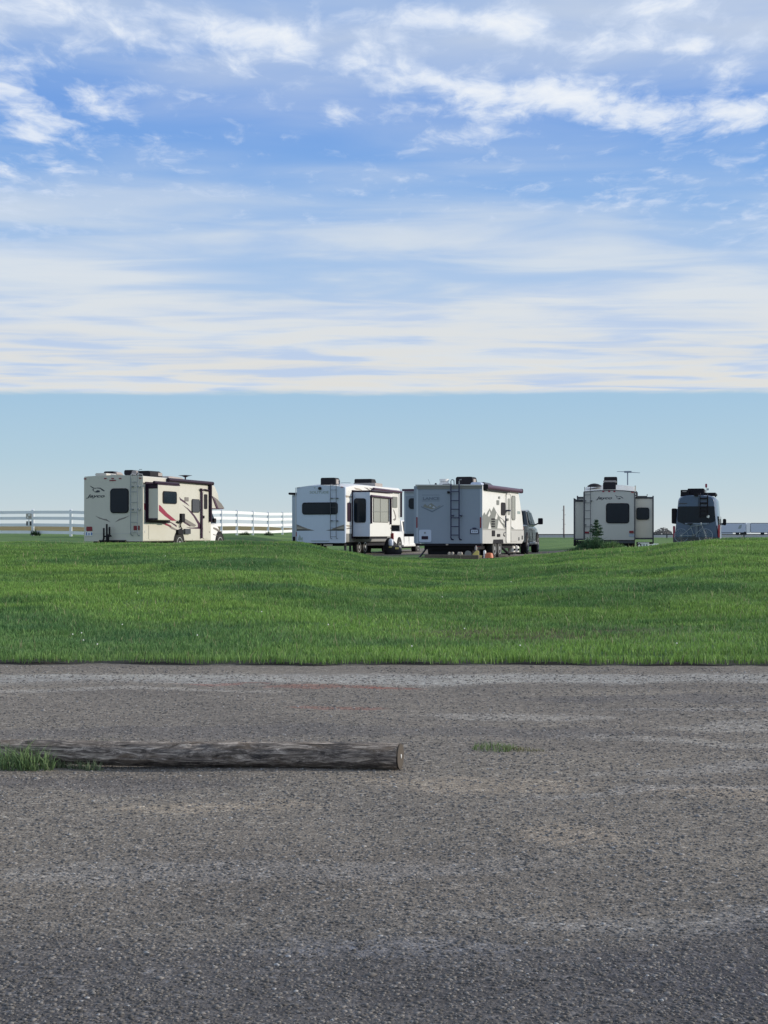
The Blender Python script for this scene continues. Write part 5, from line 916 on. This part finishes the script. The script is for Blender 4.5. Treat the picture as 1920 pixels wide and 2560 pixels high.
# ================================================================== young spruce
def needles(mb, a, b_, n, L, w):
    a = Vector(a); b_ = Vector(b_)
    for _ in range(n):
        p = a.lerp(b_, random.random()); d = Vector((random.gauss(0, 1), random.gauss(0, 1), random.gauss(.2, .8))).normalized()*L*random.uniform(.6, 1.3); s = d.cross(Vector((random.random()-.5, random.random()-.5, random.random()-.5))).normalized()*w
        mb.add([p-s, p+s, p+d+s*.4, p+d-s*.4], [(0, 1, 2, 3)])
tx, ty = (1491-CX)/F*50.5, 50.5; tz = float(gz(tx, ty))
t = empty('spruce_sapling', (tx, ty, tz-.02), 0, label='young dark green spruce sapling standing in front of the cream trailer', cat='young tree')
mb = MB(); mb.path([(0, 0, 0), (.01, 0, .5), (-.01, 0, .85), (.0, 0, 1.12)], .022, r1=.005); mb.build('trunk', 'bark', t)
mb = MB()
for (z, rad_, n_) in [(.08, .62, 17), (.18, .52, 14), (.27, .42, 11), (.36, .30, 9), (.48, .2, 5), (.6, .24, 7), (.68, .27, 8), (.78, .22, 7), (.88, .16, 5), (.98, .1, 4), (1.08, .05, 3)]:
    for k in range(n_):
        a = 2*PI*k/n_+random.random()*.7; r_ = rad_*random.uniform(.6, 1.1); e = (r_*math.cos(a), r_*math.sin(a), z+r_*random.uniform(-.05, .3)); needles(mb, (0, 0, z), e, int(40+170*r_), .06, .012)
mb.build('crown', 'leaf_dark', t)
def shrub(px, D, w, hh, n, label, mat='blade', col=(.06, .12, .04), group=None):
    x, y = (px-CX)/F*D, D; a = rng.random(n)*6.28; rr_ = np.sqrt(rng.random(n))*w; X_ = x+rr_*np.cos(a); Y_ = y+rr_*np.sin(a)*.7
    hgt_ = hh*(1.05-(rr_/w)**2*.7)*(.5+.6*rng.random(n)); zz = gz(X_, Y_)+hgt_*.45*rng.random(n)
    V, T, C_ = blades(X_, Y_, zz, hgt_*.7, .02*(.6+.8*rng.random(n)), np.array(col)*(.5+rng.random(n))[:, None], 1.1, .6)
    o = attr_mesh('weed_bush', V, T, C_, M['blade'], kind='thing', label=label, cat='bush'); 
    if group: o['group'] = group
shrub(1480, 50.2, .6, .52, 1700, 'dark leafy weed bush at the foot of the spruce sapling', col=(.05, .11, .05)); shrub(1528, 49.8, .5, .36, 1000, 'lighter green weed bush just beside the spruce sapling, toward the van', col=(.11, .20, .07)); shrub(1440, 49.4, .5, .2, 500, 'low dark weeds trailing toward the utility pole from the sapling', col=(.04, .09, .035))
shrub(1800, 47.8, .7, .13, 300, 'low rough tuft on the berm in front of the blue van', col=(.05, .11, .04))
for (px, D, hh, lab) in ((540, 78, .28, 'small weed by the fence foot just past the motorhome bonnet'), (612, 86, .24, 'weed at the fence foot between the second and third lit posts'), (672, 90.5, .3, 'dark weed at the fence foot near the long white trailer'), (88, 81.4, .45, 'dark bushy weed at the foot of the fence post with the notices')):
    shrub(px, D, .3, hh, 200, lab, col=(.04, .08, .035), group='weeds along the fence foot')
# ================================================================== far background
def far_pole(px, D, H_, label):
    x = (px-CX)/F*D; z = float(gz(x, D)); t = empty('utility_pole', (x, D, z), 0, label=label, cat='utility pole', group='distant utility poles' if False else None)
    mb = MB(); mb.path([(0, 0, -.3), (0, 0, H_)], .19, 8, r1=.15); mb.build('pole', 'pole_wood', t); mb = MB()
    for k, (zz, s_) in enumerate([(.55, -1), (.63, 0), (.72, 1), (.82, -1), (.9, 0)]): mb.box(*((0, .42) if k % 2 else (-.42, 0)), -.06, .06, H_*(.25+.15*k), H_*(.25+.15*k)+.07)
    mb.build('insulator', 'pole_wood', t)
far_pole(1409.5, 330, 7.0, 'lone wooden utility pole on the horizon left of the cream trailer')
# highway and guard rail
def strip(name, D0, D1, mat, dz, x0=-60, x1=400):
    mb = MB(); X_ = np.linspace(x0, x1, 60); vs = []
    for D in (D0, D1):
        for x in X_: vs.append((x, D, float(gz(x, D))+dz))
    n = len(X_); mb.v = vs; mb.f = [(i, i+1, n+i+1, n+i) for i in range(n-1)]; o = mb.build(name, mat); tag(o, kind='structure')
strip('highway_road', 385, 397, 'asphalt', .25, -30, 330); strip('service_road', 200, 209, 'asphalt', .12, 10, 200)
t = empty('guard_rail', (20, 230, float(gz(60, 230))), 0, label='thin dark steel guard rail running along the horizon', cat='guard rail')
mb = MB(); mb.box(0, 120, 0, .12, .52, .66); mb.build('rail', 'galv', t); 
for i in range(31): mb = MB(); mb.box(i*4-.08, i*4+.08, .12, .28, -.2, .66); mb.build('post', 'galv', t)
def semi(px_end, D, label, tractor, L=16.1):
    x1 = (px_end-CX)/F*D; z = float(gz(x1, D))+.2; t = empty('semi_truck' if tractor else 'cargo_trailer', (x1, D, z), 0, label=label, cat='truck', group='trucks on the highway')
    mb = MB(); z0_ = EYE-(1331-CY)/F*D-z; z1_ = EYE-(1307.4-CY)/F*D-z
    mb.box(*((0, L) if tractor else (-L, 0)), 0, 2.5, z0_, z1_); b_ = mb.build('trailer_box', 'trailer_shaded_white', t)
    mb = MB(); s_ = 0 if tractor else -L; mb.box(s_, s_+L, -.01, .02, z1_-.12, z1_+.01); mb.box(s_, s_+L, -.01, .02, z0_-.1, z0_+.02); mb.build('edge_rail', 'dark_metal', t)
    for xw in ((L-2.2, L-1, 3.2) if tractor else (-2.2, -1.0, -L+3)):
        mb = MB(); mb.lathe([(.2, -.12), (.5, -.12), (.5, .12), (.2, .12)], (xw, .2, .5), 'y', 16); mb.build('wheel', 'rubber', t)
    mb = MB(); mb.box(s_+4.5, s_+L-3.5, .05, .1, .4, z0_-.1); mb.build('side_skirt', 'slide_grey', t)
    if not tractor:
        mb = MB(); q_ = lambda a, b_: ((a-px_end)/F*D, EYE-(b_-CY)/F*D-z)
        mb.prism([q_(1845, 1321.5), q_(1848, 1314), (q_(1853, 1311.5)), q_(1854.5, 1312), q_(1853, 1320), q_(1850, 1322)], 'y', -.03, -.01); mb.build('logo', 'text_faded', t)
    else:
        mb = MB(); mb.prism([(-.15, .6), (-1.15, .6), (-1.2, z1_-.4), (-.9, z1_+.02), (-.15, z1_+.02)], 'y', .1, 2.4); mb.prism([(-1.2, .6), (-2.0, .6), (-2.0, 1.3), (-1.2, 1.6)], 'y', .2, 2.3); mb.build('cab', 'bright_white', t)
        mb = MB(); mb.lathe([(.2, -.12), (.5, -.12), (.5, .12), (.2, .12)], (-1.6, .1, .5), 'y', 16); mb.build('wheel', 'rubber', t)
semi(1864.5, 400, 'shaded white cargo trailer with a green mark, partly behind the blue van', False)
semi(1877, 400, 'white semi truck with a plain trailer at the far right of the horizon', True)
for i, (px, D, w, hh, lab) in enumerate(((1658, 620, 3.6, 2.4, 'small grey-brown distant tree seen between the cream trailer and the blue van'), (1641, 640, 2.0, 1.0, 'low distant bush beside the far grey-brown tree'), (1669, 630, 2.0, 1.2, 'low distant bush on the blue van side of the far tree'))):
    x = (px-CX)/F*D; z = float(gz(x, D)); t = empty('distant_tree' if i == 0 else 'distant_bush', (x, D, z), 0, label=lab, cat='tree' if i == 0 else 'bush')
    mb = MB(); mb.path([(0, 0, -.2), (0, 0, hh*.6)], .15); mb.build('trunk', 'bark', t); mb = MB()
    for k in range(260):
        a = random.random()*6.28; rr_ = w*random.random()**.6; zz = hh*.25+random.random()*hh*(1-(rr_/w)**2*.8); p = Vector((rr_*math.cos(a), rr_*math.sin(a)*.6, zz)); s_ = .28; q1 = Vector((random.gauss(0, 1), random.gauss(0, 1), random.gauss(0, 1))).normalized()*s_; q2 = q1.cross(Vector((.3, .9, .2))).normalized()*s_
        mb.add([p-q1, p-q2, p+q1, p+q2], [(0, 1, 2, 3)])
    mb.build('crown', 'far_leaf', t)
